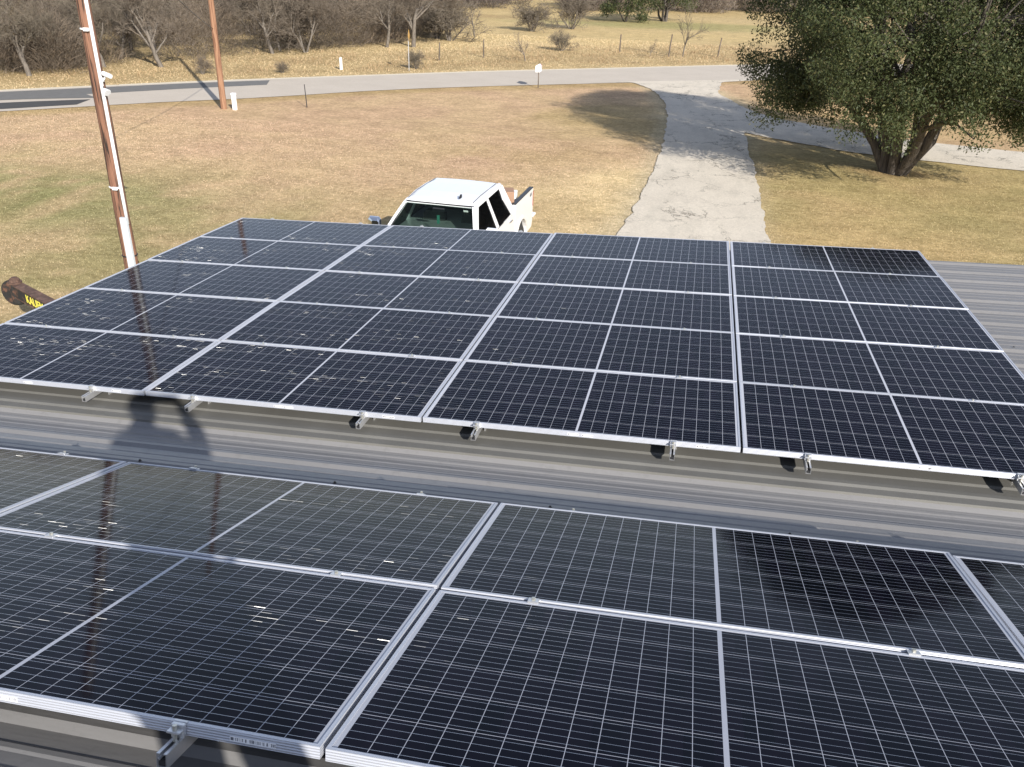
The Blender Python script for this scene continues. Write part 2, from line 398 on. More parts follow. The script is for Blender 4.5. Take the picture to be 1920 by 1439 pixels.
for x in xs_: fl.v += [(x, y, -STD+z) for y, z in fp_]
for i in range(11): fl.f += [(i*9+k, (i+1)*9+k, (i+1)*9+k+1, i*9+k+1) for k in range(8)]
flo = fl.build('olive_roof_strip', simple('olive_strip', (.155,.15,.135), .5, .15, 3, .2), bld, fix=False)  # separate stepped strip, darker and more olive than the roof sheets
w = MB()
for (xa, ya, xb, yb) in ((XL+.12,VE-.15,XR-.12,VE-.15),(XL+.12,VR-5.3,XL+.12,VE-.15),(XR-.12,VR-5.3,XR-.12,VE-.15),(XL+.12,VR-5.3,XR-.12,VR-5.3)):
    nn = int(math.hypot(xb-xa, yb-ya)/.3)
    top = []; bot = []
    for i in range(nn+1):
        t_ = i/nn; x = xa+(xb-xa)*t_; y = ya+(yb-ya)*t_
        zt = -STD if y > vb else (zL(y) if y > VR else zL(VR)-1.4*(VR-y)/5.5)
        top.append((x, y, zt-.05)); bot.append((x, y, -4.6))
    m = len(top); w.add(top+bot, [(i, i+1, m+i+1, m+i) for i in range(m-1)])
wo = w.build('wall', M['wall'], bld, fix=False); sm_ = wo.modifiers.new('t', 'SOLIDIFY'); sm_.thickness = .06; sm_.offset = 0
e = MB(); e.box((XL,VE-.004,-STD-.14),(XR,VE+.022,-STD-.004)); e.build('eave_trim', M['wall'], bld)
e = MB(); e.prism([(VR-.16,zL(VR)+.0),(VR,zL(VR)+.045),(VR+.16,zL(VR)+.0),(VR,zL(VR)+.05)], XL-.02, XR+.02); e.build('ridge_cap', M['roof'], bld)
dL = Vector((0,VR-vb,zL(VR)-zL(vb))).normalized()
def screw(u, s_, hh, pitched=True):
    p = (Vector((u, vb, zL(vb))) + dL*s_ + NL*hh) if pitched else Vector((u, vb+s_, -STD+hh))
    nz = NL if pitched else Vector((0,0,1))
    b = MB(); b.tube([p, p+nz*.003], .010, 10); b.tube([p+nz*.002, p+nz*.010], .0055, 6); b.build('roof_screw', M['darkbolt'], bld)
for i in range(14):
    screw(.6+i*.61, .585-.2+.335*1-.0, .001); 
    if i % 2: screw(.75+i*.61, .605+.0, .0195)
for i in range(10): screw(3.5+i*.61, 3.19, .001)
for i in range(8): screw(8.3+i*.55, 2.9, .001, False)

# ------------------------------------------------------------------ ground, road, drive
road_far = [(-150,-75),(-100,-30),(-60,8),(-45,23),(-32.05,35.62),(-29.58,37.98),(-25.93,41.38),(-22.84,44.04),(-18.22,47.75),(-13.09,51.86),(-7.27,55.92),(-2.51,59.31),(1.57,62.15),(6.26,65.01),(20,72),(45,80),(120,95)]
road_near = [(-146,-80),(-96,-35),(-56,3.5),(-41,18.5),(-28.22,31.11),(-26.0,33.14),(-23.76,35.58),(-20.91,37.56),(-18.22,40.44),(-15.17,43.46),(-11.6,46.01),(-6.37,49.36),(-1.0,52.9),(2.41,54.9),(8,58.5),(22,66),(46,74.5),(121,89.5)]
def resample(pl, n):
    P = np.array(pl, float); d = np.r_[0, np.cumsum(np.hypot(*np.diff(P, axis=0).T))]; t_ = np.linspace(0, d[-1], n)
    return np.c_[np.interp(t_, d, P[:,0]), np.interp(t_, d, P[:,1])]
def smooth(P, k=5):
    Q = P.copy()
    for _ in range(k): Q[1:-1] = (Q[:-2]+2*Q[1:-1]+Q[2:])/4
    return Q
def strip(name, left, right, z, mat, n=400, nw=8, jit=.06, kind='structure', sm=30, ends=None):
    A = smooth(resample(left, n), sm); B = smooth(resample(right, n), sm)
    for Q, sd in ((A, 3.1), (B, 8.7)):
        for i in range(n):
            k = noise.noise(Vector((Q[i,0]*1.3, Q[i,1]*1.3, sd)))*jit*2 + noise.noise(Vector((Q[i,0]*5, Q[i,1]*5, sd)))*jit
            Q[i] += k*np.array([1, .5])
    T = np.linspace(0, 1, nw+1); V = np.zeros((n, nw+1, 3))
    for j, t_ in enumerate(T): V[:, j, :2] = A*(1-t_)+B*t_
    V[:,:,2] = z
    idx = np.arange(n*(nw+1)).reshape(n, nw+1)
    F = np.stack([idx[:-1,:-1], idx[1:,:-1], idx[1:,1:], idx[:-1,1:]], -1).reshape(-1, 4)
    o = npmesh(name, V.reshape(-1,3), F, mat)
    if o.data.polygons[0].normal.z < 0: o.data.flip_normals()
    if kind: o['kind'] = kind
    return o, A, B
strip('road', road_far, road_near, .020, M['asphalt'], 700, jit=.05)
dl = [(-6.37,49.9),(-3.9,50.9),(-2.63,48.31),(-1.86,44.73),(-1.43,40.02),(-1.3,34.9),(-1.26,30.85),(-1.39,27.51),(-1.52,24.15),(-1.7,21.41),(-2.0,16),(-2.2,10.2)]
dr = [(4.2,56.0),(1.0,53.2),(.75,48.6),(1.9,44.2),(2.0,41.0),(1.9,38),(1.83,37.0),(1.98,31.97),(2.04,26.54),(2.07,22.33),(2.2,16),(2.4,10.2)]
_, DA, DB = strip('driveway', dl, dr, .028, M['drive'], 300, jit=.045, sm=8)
sd_up = [(.6,48.2),(2.11,43.72),(3.23,41.51),(5.37,39.8),(8.25,38.0),(11.09,37.13),(14,36.6),(30,36.5)]
sd_lo = [(.6,38.5),(1.83,37.23),(3.93,35.67),(5.73,34.5),(9.25,33.6),(11.31,33.2),(14,32.8),(30,32.6)]
strip('side_driveway', sd_up, sd_lo, .024, M['drive'], 200, jit=.04, sm=8)
strip('asphalt_patch', [(-60,7.7),(-45,22.7),(-31.9,35.3),(-25.8,41.1),(-22.5,43.8)], [(-58.4,6.2),(-43.4,21.2),(-30.3,33.8),(-24.76,39.6),(-21.9,42.2)], .026, M['patch'], 120, 4, .05, sm=2)
strip('asphalt_patch', [(-59,6.8),(-44,21.8),(-30.5,34.9),(-28.0,36.3)], [(-58.2,6.0),(-43.2,20.9),(-29.7,33.9),(-26.9,35.5)], .032, M['patch'], 60, 3, .05, sm=2)
strip('asphalt_patch', [(-57.6,5.2),(-42.6,20.2),(-29.3,33.2),(-26.9,35.0)], [(-56.4,4.0),(-41.4,19.0),(-28.45,31.6),(-26.5,33.6)], .030, M['patch2'], 60, 3, .04, sm=2)
RF = np.array(road_far); RN = np.array(road_near)
strip('road_shoulder', [(x-.35*.6, y+.5) for x, y in road_far[2:14]], [(x+.05, y-.05) for x, y in road_far[2:14]], .010, M['shoulder'], 400, 2, .12)

def terrain(x, y):
    d = np.clip(np.hypot(x, y)-112, 0, None)
    return d*.006 + (d*.0006)**2*4
def fbm(x, y, s, seed=0):
    out = np.zeros(x.shape)
    xr, yr = x.ravel(), y.ravel(); o = out.ravel()
    for i in range(len(xr)): o[i] = noise.fractal(Vector((xr[i]*s, yr[i]*s, seed)), 1, 2, 4)
    return o.reshape(x.shape)
gx = np.r_[-1500,-800,-450,-300,np.arange(-220,-48,4.),np.arange(-48,26,.5),np.arange(26,120,4.),160,220,300,450,800,1500]
gy = np.r_[-400,-200,-100,-60,np.arange(-40,8,4.),np.arange(8,78,.5),np.arange(78,130,2.),np.arange(130,260,6.),300,380,500,750,1100,1600]
X, Y = np.meshgrid(gx, gy, indexing='ij')
def ground_color(x, y):
    n1 = fbm(x, y, .12, 3.3); n2 = fbm(x, y, .35, 9.1); n3 = fbm(x, y, .9, 4.4)
    def blob(cx, cy, rx, ry, n=1.0, soft=.35): return 1/(1+np.exp(((np.hypot((x-cx)/rx, (y-cy)/ry)) + n*.35*n2 + .15*n3 - 1)/ (soft*.35)))
    def sig(t): return 1/(1+np.exp(-np.clip(t, -30, 30)))
    c = np.zeros(x.shape+(3,)); c[:] = (.575,.405,.298)                 # reddish tan bare lawn
    def lay(m, col): 
        nonlocal c; m = np.clip(m, 0, 1)[..., None]; c = c*(1-m)+np.array(col)*m
    lay(.45*sig(n2*5), (.57,.425,.295))
    near = sig((21.5 + 2.5*n1 - (y + .18*(x+12)))/1.0)
    lay(near*.8, (.46,.365,.225))
    lay(near*sig((n2+.35*n3-.08)*12)*.7, (.27,.25,.125))
    lay(near*sig((n3-.25)*9)*.6, (.60,.49,.31))
    lay(blob(-18,19.5,5,3)*.6*sig(n3*7+.5), (.24,.24,.115))
    lay(blob(-6.5,31,4.2,3.6)*.6*sig((n2)*6), (.42,.31,.17))
    lay(blob(-2.9,23.5,2.6,6.0)*1.0, (.72,.57,.37))
    for rr_, cx_, cy_ in ((3.2,-14,27),(4.9,-14,27),(7.5,-19,30),(9.2,-19,30)): lay(np.exp(-((np.hypot(x-cx_, (y-cy_)*1.1)-rr_)/.28)**2)*.28*sig(n2*6+.8), (.36,.25,.17))
    lay(blob(-6,23,3.5,2.2)*.55, (.47,.36,.205))
    lay(blob(-3.2,38,3.6,4.5)*.8, (.45,.35,.19))
    lay(.45*sig(n1*8-1.2)*sig((34-y)*.5), (.52,.395,.265)); lay(.5*sig((n2+n1)*7-2.2), (.60,.45,.30))
    lay(near*sig((n2+.5*n3-.12)*12)*.6, (.29,.265,.135)); lay(blob(-19,20.5,5.5,2.6)*.55*sig(n3*9+.8), (.25,.26,.12)); lay(blob(-9.5,17.8,3.6,1.6)*.5*sig(n3*9+.3), (.28,.27,.13))
    for Q in (DA, DB):
        o_ = np.argsort(Q[:,1]); dd = np.abs(x-np.interp(y, Q[o_,1], Q[o_,0])); on = (y < 50)*(y > 8)
        lay(np.exp(-(dd/(.45+.35*np.clip(n2+.3,0,1)))**2)*.8*on, (.56,.48,.36))
    # right of the drive
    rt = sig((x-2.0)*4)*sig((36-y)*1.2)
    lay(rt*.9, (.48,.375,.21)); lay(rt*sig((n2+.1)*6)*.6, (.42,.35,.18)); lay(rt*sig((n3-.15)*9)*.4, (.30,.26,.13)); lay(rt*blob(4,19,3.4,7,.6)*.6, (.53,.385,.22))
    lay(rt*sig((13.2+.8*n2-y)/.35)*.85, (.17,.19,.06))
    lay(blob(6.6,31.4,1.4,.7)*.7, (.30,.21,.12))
    lay(sig((x-2.8)*3)*sig((y-38.5)*2)*sig((60-y))*.9, (.52,.38,.23))
    # beyond the road
    yr = np.interp(x, RF[:,0], RF[:,1]); b = sig((y-yr-.3)*3)
    lay(b, (.56,.44,.275))
    w_ = sig((y-yr-2)*1.2)*sig((yr+15-y)/1.5)
    lay(w_*.75, (.47,.36,.215)); lay(w_*sig((n2+.1)*6)*.55, (.34,.25,.15))
    lay(sig((y-yr-17)/1.5)*sig(n1*4+.5)*.7, (.60,.47,.27))
    lay(blob(-6,98,14,6,.7)*.75, (.33,.32,.16))
    lay(blob(-24,100,14,3,.9)*.6, (.38,.28,.17))
    lay(sig((y-114)/3)*.5, (.42,.32,.18)); lay(sig((y-150)/6)*.6, (.36,.29,.19))
    xe_ = np.where(y < 70, -30+(y-51)*.55, -.285*y); th = sig((xe_-x)/.9)*sig((y-yr-5)*1.0)
    lay(th*.8, (.33,.255,.155)); lay(th*sig(n3*6)*.4, (.5,.39,.24))
    verge = sig((y-np.interp(x, RN[:,0], RN[:,1])+1.7)*4)*(1-b)
    lay(verge*.55, (.44,.33,.17)); lay(verge*sig(n3*5)*.4, (.36,.27,.14))
    return c
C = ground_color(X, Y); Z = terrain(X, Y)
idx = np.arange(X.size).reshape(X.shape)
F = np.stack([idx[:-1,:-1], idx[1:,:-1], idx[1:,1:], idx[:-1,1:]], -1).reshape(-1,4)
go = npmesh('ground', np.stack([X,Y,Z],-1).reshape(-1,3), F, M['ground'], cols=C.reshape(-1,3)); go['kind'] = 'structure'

# ------------------------------------------------------------------ grass
def inpoly(px, py, poly):
    inside = np.zeros(px.shape, bool); P = np.array(poly); x2, y2 = P[-1]
    for x1, y1 in P:
        c_ = ((y1 > py) != (y2 > py)) & (px < (x2-x1)*(py-y1)/(y2-y1+1e-12)+x1); inside ^= c_; x2, y2 = x1, y1
    return inside
hard = [list(road_far)+list(road_near)[::-1], [tuple(p) for p in DA]+[tuple(p) for p in DB][::-1], sd_up+sd_lo[::-1]]
def view_ok(x, y, m=40):
    q = np.stack([x, y, np.full_like(x, -HC)], -1) @ np.array(RC).T
    px = q[:,0]/q[:,2]*1598.6+960; py = q[:,1]/q[:,2]*1598.6+719.5
    return (px > -250) & (px < 2150) & (py > -60) & (py < 640)
def blades(name, n, box, hmin, hmax, wd, label, dens=None, tall=False, tint=(1,1,1)):
    x = rng.uniform(box[0], box[1], n); y = rng.uniform(box[2], box[3], n)
    k = view_ok(x, y)
    jx, jy = rng.normal(0,.16,n), rng.normal(0,.16,n)
    for p in hard: k &= ~inpoly(x+jx, y+jy, p)
    if dens is not None: k &= dens(x, y)
    x, y = x[k], y[k]; n = len(x)
    dist = np.hypot(x, y)
    h = rng.uniform(hmin, hmax, n); a = rng.uniform(0, 2*np.pi, n); ln = rng.normal(0, .5, (n,2))*h[:,None]
    wv = wd*(.6+dist/40)
    dx, dy = np.cos(a)*wv, np.sin(a)*wv; z0 = terrain(x, y)
    V = np.stack([np.stack([x-dx,y-dy,z0],-1), np.stack([x+dx,y+dy,z0],-1), np.stack([x+ln[:,0],y+ln[:,1],z0+h],-1)], 1)
    cc_ = ground_color(x, y)*rng.uniform(.80, 1.16, (n,1))*np.array(tint)
    o = npmesh(name, V.reshape(-1,3), np.arange(3*n).reshape(-1,3), M['grass'], cols=np.repeat(cc_, 3, 0)); tag(o, label, kind='stuff')
    return o
blades('dry_grass', 300000, (-32, 14, 9.5, 33), .01, .032, .0065, 'short dry winter grass of the lawn', lambda x, y: rng.random(len(x)) < np.clip(1.15-(y-9.5)/30, .12, 1))
blades('dry_grass', 90000, (-36, 10, 31, 78), .02, .06, .011, 'short dry grass on both sides of the road', lambda x, y: y > np.interp(x, RF[:,0], RF[:,1])+.6)
def clump(x, y): return np.array([noise.noise(Vector((a*.5, b*.5, 2.2))) for a, b in zip(x, y)]) > rng.normal(.05, .18, len(x))
blades('weeds', 17000, (-34, 8, 37, 76), .08, .30, .010, 'tall dry weeds along the fence line beyond the road', lambda x, y: (y > np.interp(x, RF[:,0], RF[:,1])+2.2) & (y < np.interp(x, RF[:,0], RF[:,1])+17) & clump(x, y), tint=(.78,.72,.68))

# ------------------------------------------------------------------ bare trees
def grow(seed, H, spread=.55, depth=6, lean=0, r0=.16, stems=1, low=.25, kids=3):
    rd = random.Random(seed); tr, tw = MB(), MB()
    def br(p, d, L, r, dep):
        pts = [p]; rs = [r]; ns = 4 if dep > 2 else 3; q = p; dd = d.copy()
        for i in range(ns):
            dd = (dd + Vector((rd.gauss(0,1), rd.gauss(0,1), rd.gauss(0,.6)))*(.14 if dep > 3 else .22) + Vector((0,0,.05))).normalized()
            q = q + dd*(L/ns); pts.append(q.copy()); rs.append(r*(1-.42*(i+1)/ns))
        big = dep >= depth-1
        (tr if big else tw).tube(pts, rs, 8 if dep == depth else (5 if r > .03 else 3), caps=False)
        if dep == 0: return
        nk = kids + (rd.random() < .55) + (dep == depth)
        for k in range(nk):
            t_ = (low if dep == depth else .25) + (1-(low if dep == depth else .25))*(k+rd.random())/nk
            t_ = min(t_, .98); i = int(t_*ns); f = t_*ns-i; i = min(i, ns-1)
            bp = pts[i].lerp(pts[i+1], f); br_ = rs[i]*(1-f)+rs[i+1]*f
            base = (pts[i+1]-pts[i]).normalized(); side = Vector((rd.gauss(0,1), rd.gauss(0,1), rd.gauss(0,.5)))
            side = (side - base*side.dot(base)).normalized()
            nd = (base*rd.uniform(.45,1)+side*spread*rd.uniform(.8,1.5)).normalized()
            br(bp, nd, L*rd.uniform(.52,.80), max(br_*rd.uniform(.5,.72), .010), dep-1)
    for s_ in range(stems):
        a = rd.uniform(0, 6.28); k = (.0 if stems == 1 else rd.uniform(.25,.7))
        br(Vector((math.cos(a),math.sin(a),0))*(.0 if stems == 1 else .12)+Vector((0,0,-.05)), Vector((math.cos(a)*k+lean,math.sin(a)*k,1)).normalized(), H*.36, r0*(1 if stems == 1 else .6), depth)
    return tr, tw
tree_protos = []
for i, kw in enumerate((dict(seed=3,H=10,r0=.22,low=.3),dict(seed=14,H=9,r0=.17,lean=.3,low=.35),dict(seed=25,H=11,r0=.25,spread=.7,low=.25),dict(seed=36,H=8,stems=3,r0=.17,low=.4),dict(seed=47,H=9,r0=.19,spread=.45,low=.2,lean=-.25))):
    tree_protos.append(grow(**kw, depth=6, kids=3))
bush_protos = [grow(seed=60+i, H=4.2, stems=9, r0=.06, depth=4, spread=.75, low=.15, kids=3) for i in range(2)]
sap_proto = grow(seed=80, H=6, r0=.09, depth=4, spread=.35, low=.35, kids=3)
pm = {}
def plant(kind, proto_id, protos, x, y, s, rz, name, label, cat, group, part=('trunk','branches'), sz=None, z=None):
    key = (kind, proto_id)
    z = float(terrain(np.array(x), np.array(y))) if z is None else z
    Mx = Matrix.Translation((x,y,z-.02)) @ Matrix.Rotation(rz,4,'Z') @ Matrix.Diagonal((s,s,(sz or s),1))
    if key in pm: o = copy_tree(pm[key]); o.matrix_world = Mx
    else:
        o = empty(name, Mx); tr, tw = protos[proto_id]
        tr.build(part[0], M['bark'], o, smooth=True, fix=False); tw.build(part[1], M['twig'], o, fix=False); pm[key] = o
    tag(o, label, cat, group); return o
rd = random.Random(5)
# a few trees that stand out, then the thicket behind them
P_ = lambda *a, **k: plant('tree', *a, **k)
notable = [(4,-30.6,46.5,.95,1.2,'thick leaning bare tree trunk forking low, just right of the near utility pole'),
    (0,-21.2,64.0,1.0,2.0,'tallest pale-trunked bare tree at the right end of the thicket'),
    (1,-22.9,63.0,.95,.3,'bare tree leaning left beside the pale-trunked tree'),
    (3,-26.6,57.2,.95,2.6,'dark multi-stemmed bare tree behind the yellow sign'),
    (1,-28.2,55.6,.95,4.2,'bare tree with a bowed trunk at the front of the thicket'),
    (0,-34.5,40.6,.8,.5,'bare tree nearest the road at the left edge of the picture'),
    (2,-33.4,45.2,.8,3.5,'wide bare tree behind the roadside weeds left of the near pole')]
for pid, x, y, s_, rz, lb in notable: P_(pid, tree_protos, x, y, s_*.78, rz, 'bare_tree', lb, 'tree', 'bare trees beyond the road')
side = ['left of the near utility pole', 'between the two utility poles', 'right of the far utility pole']; kn = ['upright', 'leaning', 'broad-crowned', 'many-stemmed', 'slender']
for i in range(54):
    y = rd.uniform(47, 118); xe = -30.5+(y-51)*.55 if y < 70 else -.285*y
    x = xe - .5 - rd.uniform(0, 1)**1.25*(14+y*.28)
    az = x/y; sd_ = side[0] if az < -.72 else side[1] if az < -.58 else side[2]
    dp = 'front' if y < 65 else 'middle' if y < 90 else 'back'
    pid = i % 5
    P_(pid, tree_protos, x, y, rd.uniform(.5,.78), rd.uniform(0,6.28), 'bare_tree', f'{kn[pid]} bare grey tree in the {dp} of the thicket, {sd_}', 'tree', 'bare trees beyond the road')
B_ = lambda *a, **k: plant('bush', *a, **k, part=('stems','branches'))
B_(0, bush_protos, -20.2, 70.2, 1.35, .4, 'bare_shrub', 'big rounded grey leafless shrub at the right end of the thicket', 'shrub', None)
B_(1, bush_protos, -21.6, 71.5, 1.2, 1.9, 'bare_shrub', 'leafless shrub tucked behind the big rounded one by the thicket', 'shrub', None)
B_(1, bush_protos, -15.9, 82.4, 1.2, 2.4, 'bare_shrub', 'dense grey rounded shrub alone in the open field', 'shrub', None, sz=1.0)
B_(0, bush_protos, -13.0, 87.0, 1.2, 4.0, 'bare_shrub', 'pale spreading leafless shrub right of the dense rounded one in the field', 'shrub', None, sz=1.4)
B_(0, bush_protos, -10.6, 66.5, .55, 1.0, 'bare_shrub', 'small yellowish twiggy bush by the fence line behind the mailbox', 'shrub', None)
B_(1, bush_protos, -17.0, 51.8, .33, 3.0, 'bare_shrub', 'small dark dead shrub at the foot of the yellow sign', 'shrub', None, sz=.45)
B_(0, bush_protos, -23.3, 46.9, .25, 3.0, 'bare_shrub', 'small dead shrub on the bank right of the far utility pole', 'shrub', None)
B_(1, bush_protos, -26.9, 44.6, .28, 1.0, 'bare_shrub', 'small dark dead shrub on the bank left of the far utility pole', 'shrub', None, sz=.4)
sapk = {}
for i, (x, y, s_, sz, lb) in enumerate(((-11.75,58.8,.42,.42,'short bushy bare sapling beyond the road behind the mailbox'),(-1.75,66.1,.55,.85,'tallest bare sapling on the fence line left of the big oak'),
    (-4.02,65.0,.22,.30,'small crooked bare sapling left of the tallest sapling'),(-19.3,74.5,.55,.7,'pale bare sapling in front of the rounded grey shrub'))):
    plant('sap', 0, [sap_proto], x, y, s_, i*1.7, 'bare_sapling', lb, 'tree', None, sz=sz)

# twiggy masses: undergrowth of the thicket and the far brush line
def twigmass(name, clumps, per, ln, wd, label, base):
    V = []; Cc = []
    for (x, y, rx, ry, h) in clumps:
        n = int(per*max(.3, rx*h/6)); a = rng.uniform(0, 2*np.pi, n); r = np.sqrt(rng.uniform(0,1,n)); u = rng.uniform(0,1,n)
        zz = u*h*(1-.45*r**2); px = x+np.cos(a)*r*rx*(.75+.3*np.sin(u*3)); py = y+np.sin(a)*r*ry
        p0 = np.stack([px, py, zz+terrain(px, py)], -1)
        d = np.stack([np.cos(a)*r*.8+rng.normal(0,.5,n), np.sin(a)*r*.8+rng.normal(0,.5,n), rng.uniform(.2,1.2,n)], -1); d /= np.linalg.norm(d, axis=1)[:,None]
        L = rng.uniform(.4, 1, n)*ln; s_ = np.cross(d, rng.normal(0,1,(n,3))); s_ /= np.linalg.norm(s_, axis=1)[:,None]; s_ *= (wd*rng.uniform(.5,1,n))[:,None]
        V.append(np.stack([p0-s_, p0+s_, p0+d*L[:,None]], 1))
        Cc.append(np.array(base)*rng.uniform(.6,1.4,(n,1))*rng.uniform(.6,1.35)*(1+rng.uniform(-.08,.12)*np.array([1,.6,0])))
    V = np.concatenate(V).reshape(-1,3); Cc = np.repeat(np.concatenate(Cc), 3, 0)
    o = npmesh(name, V, np.arange(len(V)).reshape(-1,3), M['grass'], cols=Cc); tag(o, label, kind='stuff'); return o
cl = []
for i in range(125):
    y = rd.uniform(43, 120); xe = -32.5+(y-46)*.5 if y < 70 else -.29*y
    x = xe - 1 - rd.uniform(0, 1)**1.2*(12+y*.25)
    cl.append((x, y, rd.uniform(1.4,3.4), rd.uniform(1.2,3), rd.uniform(1.3,4.6)*min(1,.4+y/110)))
cl += [(-36+rd.uniform(-3,2), 41.5+rd.uniform(-1.5,5), rd.uniform(1.5,2.5), 1.8, rd.uniform(1.5,3.5)) for _ in range(9)]
twigmass('thicket_undergrowth', cl, 1500, .75, .014, 'tangled leafless undergrowth between the bare trees beyond the road', (.135,.108,.082))
cl = []
for i in range(90):
    t_ = rd.random(); x = -75+t_*170; y = 116+.20*(x+40)+rd.uniform(-4,9)
    cl.append((x, y, rd.uniform(2,4.5), rd.uniform(2,3.5), rd.uniform(1.8,4.4)))
twigmass('far_brush', cl, 1100, .9, .03, 'far line of leafless brush across the top of the field', (.14,.115,.095))

# ------------------------------------------------------------------ leafy trees
def leaves(name, clumps, per, size, parent, mat):
    n = np.array([max(20, int(per*c[3]**2)) for c in clumps]); N = n.sum(); ci = np.repeat(np.arange(len(clumps)), n); Cl = np.array(clumps)
    d = rng.normal(0,1,(N,3)); d /= np.linalg.norm(d,axis=1)[:,None]; rr = rng.uniform(.25,1,N)**.55
    P0 = Cl[ci,:3]+d*rr[:,None]*Cl[ci,3:4]*np.array([1,1,.72]) + rng.normal(0,.05,(N,3))
    P0[:,2] -= .12*rng.random(N)
    u = rng.normal(0,1,(N,3)); u[:,2] -= .5; u /= np.linalg.norm(u,axis=1)[:,None]
    w_ = rng.normal(0,1,(N,3))+d*.9; v = np.cross(u, w_); v /= np.linalg.norm(v,axis=1)[:,None]
    L = size*rng.uniform(.6,1.25,N)[:,None]; Wd = L*.42
    V = np.stack([P0, P0+u*L*.5+v*Wd*.5, P0+u*L, P0+u*L*.5-v*Wd*.5], 1).reshape(-1,3)
    cc_ = np.zeros((N,3)); cc_[:,0] = np.clip(rng.random(N)*.7+.3*np.random.default_rng(4).random(len(clumps))[ci],0,1); cc_[:,1] = (rng.random(N) < .14)*1.0
    return npmesh(name, V, np.arange(4*N).reshape(-1,4), mat, parent, cols=np.repeat(cc_,4,0))
def oak(x, y, rx, ry, z0, z1, nstems, ncl, per, lsize, label, seed, crad, trunk_r):
    r2 = random.Random(seed); o = empty('oak_tree', Matrix.Translation((x,y,0))); tag(o, label, 'tree')
    tb = MB(); lb = MB(); cls = []
    zc = z0+(z1-z0)*.42
    for k in range(nstems):
        a = 2*math.pi*k/nstems + r2.uniform(-.3,.3); f = r2.uniform(.3,.8) if k else .1
        fan = Vector((math.cos(a), math.sin(a), 0)); p = fan*trunk_r*1.1 + Vector((0,0,-.06)); pts = [p]; rs = [trunk_r*r2.uniform(.65,.9)]
        end = Vector((fan.x*rx*f, fan.y*ry*f, z0+(z1-z0)*r2.uniform(.55,.85)))
        for i in range(1, 8):
            t_ = i/7; q = p.lerp(end, t_**.85); q.z = p.z+(end.z-p.z)*(t_**.95); q += Vector((r2.gauss(0,.09), r2.gauss(0,.09), 0))*(1 if i < 7 else 0)
            pts.append(q); rs.append(rs[0]*(1-.72*t_))
        tb.tube(pts, rs, 10, caps=False)
        for j in range(9):
            i = r2.randint(2, 6); b0 = pts[i]; aa = a+r2.uniform(-1.3,1.3); rr = r2.uniform(.55,1)
            e_ = Vector((math.cos(aa)*rx*rr, math.sin(aa)*ry*rr, z0+(z1-z0)*r2.uniform(.08,.85)))
            mid = b0.lerp(e_, .5)+Vector((r2.gauss(0,.25),r2.gauss(0,.25),.35)); lb.tube([b0, b0.lerp(mid,.5)+Vector((0,0,.12)), mid, e_], [rs[i]*.55, rs[i]*.42, rs[i]*.26, .015], 6, caps=False)
    # clumps through the crown: a shell that droops at the rim, with holes
    holes = [(r2.uniform(0,6.28), r2.uniform(-.5,.7)) for _ in range(13)]
    while len(cls) < ncl:
        a = r2.uniform(0, 2*math.pi); cz = r2.uniform(-1, 1); rr = r2.uniform(.22,1)**.5
        bulge = 1+.16*math.sin(a*5+cz*3)+.10*math.sin(a*9+1.3)
        if any(abs(((a-h[0]+math.pi) % (2*math.pi))-math.pi) < .22 and abs(cz-h[1]) < .17 and rr > .5 for h in holes): continue
        hr = math.sqrt(max(0, 1-max(cz, -.1)**2)) if cz > 0 else (1-.28*abs(cz))
        px = math.cos(a)*hr*rx*rr*bulge; py = math.sin(a)*hr*ry*rr*bulge
        pz = zc + (cz*(z1-zc) if cz > 0 else cz*(zc-z0)*(.45+.55*(math.hypot(px/rx, py/ry))**1.3)) + r2.uniform(-.25,.25)
        if pz < z0+.15 or (math.hypot(px, py) < rx*.58 and pz < z0+2.6-1.5*(math.hypot(px,py)/rx)): continue
        cls.append((px, py, pz, crad*r2.uniform(.55,1.25)))
    tb.build('trunk', M['oakbark'], o, smooth=True, fix=False); lb.build('limbs', M['oakbark'], o, smooth=True, fix=False)
    leaves('crown', cls, per, lsize, o, M['oakleaf']); return o
oak(6.7, 31.5, 5.35, 6.0, 1.3, 8.5, 9, 940, 1050, .100, 'big dark green live oak with a fan of trunks right of the driveway', 5, .62, .24)
oak(-9.2, 100.5, 2.6, 2.4, .3, 4.0, 4, 60, 220, .22, 'low dark evergreen bush-tree in the far field, left of its taller neighbour', 6, .8, .12)
oak(-5.2, 103.5, 3.6, 3.2, 1.2, 5.6, 4, 60, 200, .22, 'dark evergreen tree on a clear trunk in the far field', 8, .9, .2)

# ------------------------------------------------------------------ poles, cable, posts, signs
def pole(x, y, h, r, mat, label):
    o = empty('utility_pole', Matrix.Translation((x,y,0))); tag(o, label, 'utility pole')
    b = MB(); b.tube([(0,0,-.3)]+[(noise.noise(Vector((x,k*.7,1)))*.012, noise.noise(Vector((k*.7,y,2)))*.012, h*k/12) for k in range(13)], [r]+[r*(1-.28*k/12) for k in range(13)], 20)
    b.build('shaft', mat, o, smooth=True)
    return o
p1 = pole(-11.42, 15.2, 9.0, .145, M['pole1'], 'near dark brown utility pole with a white conduit, left of the far array')
b = MB(); b.tube([(.150,-.085,1.2)]+[(.145-.0035*k,-.085,1.2+k*.76) for k in range(1,11)], .034, 10); b.build('conduit', M['white'], p1, smooth=True)
b = MB(); b.bbox((.06,-.205,.05),(.205,-.125,1.36),.008); b.build('cable_guard', simple('grey_cover', (.56,.60,.63), .45, .1, 6, .06), p1)
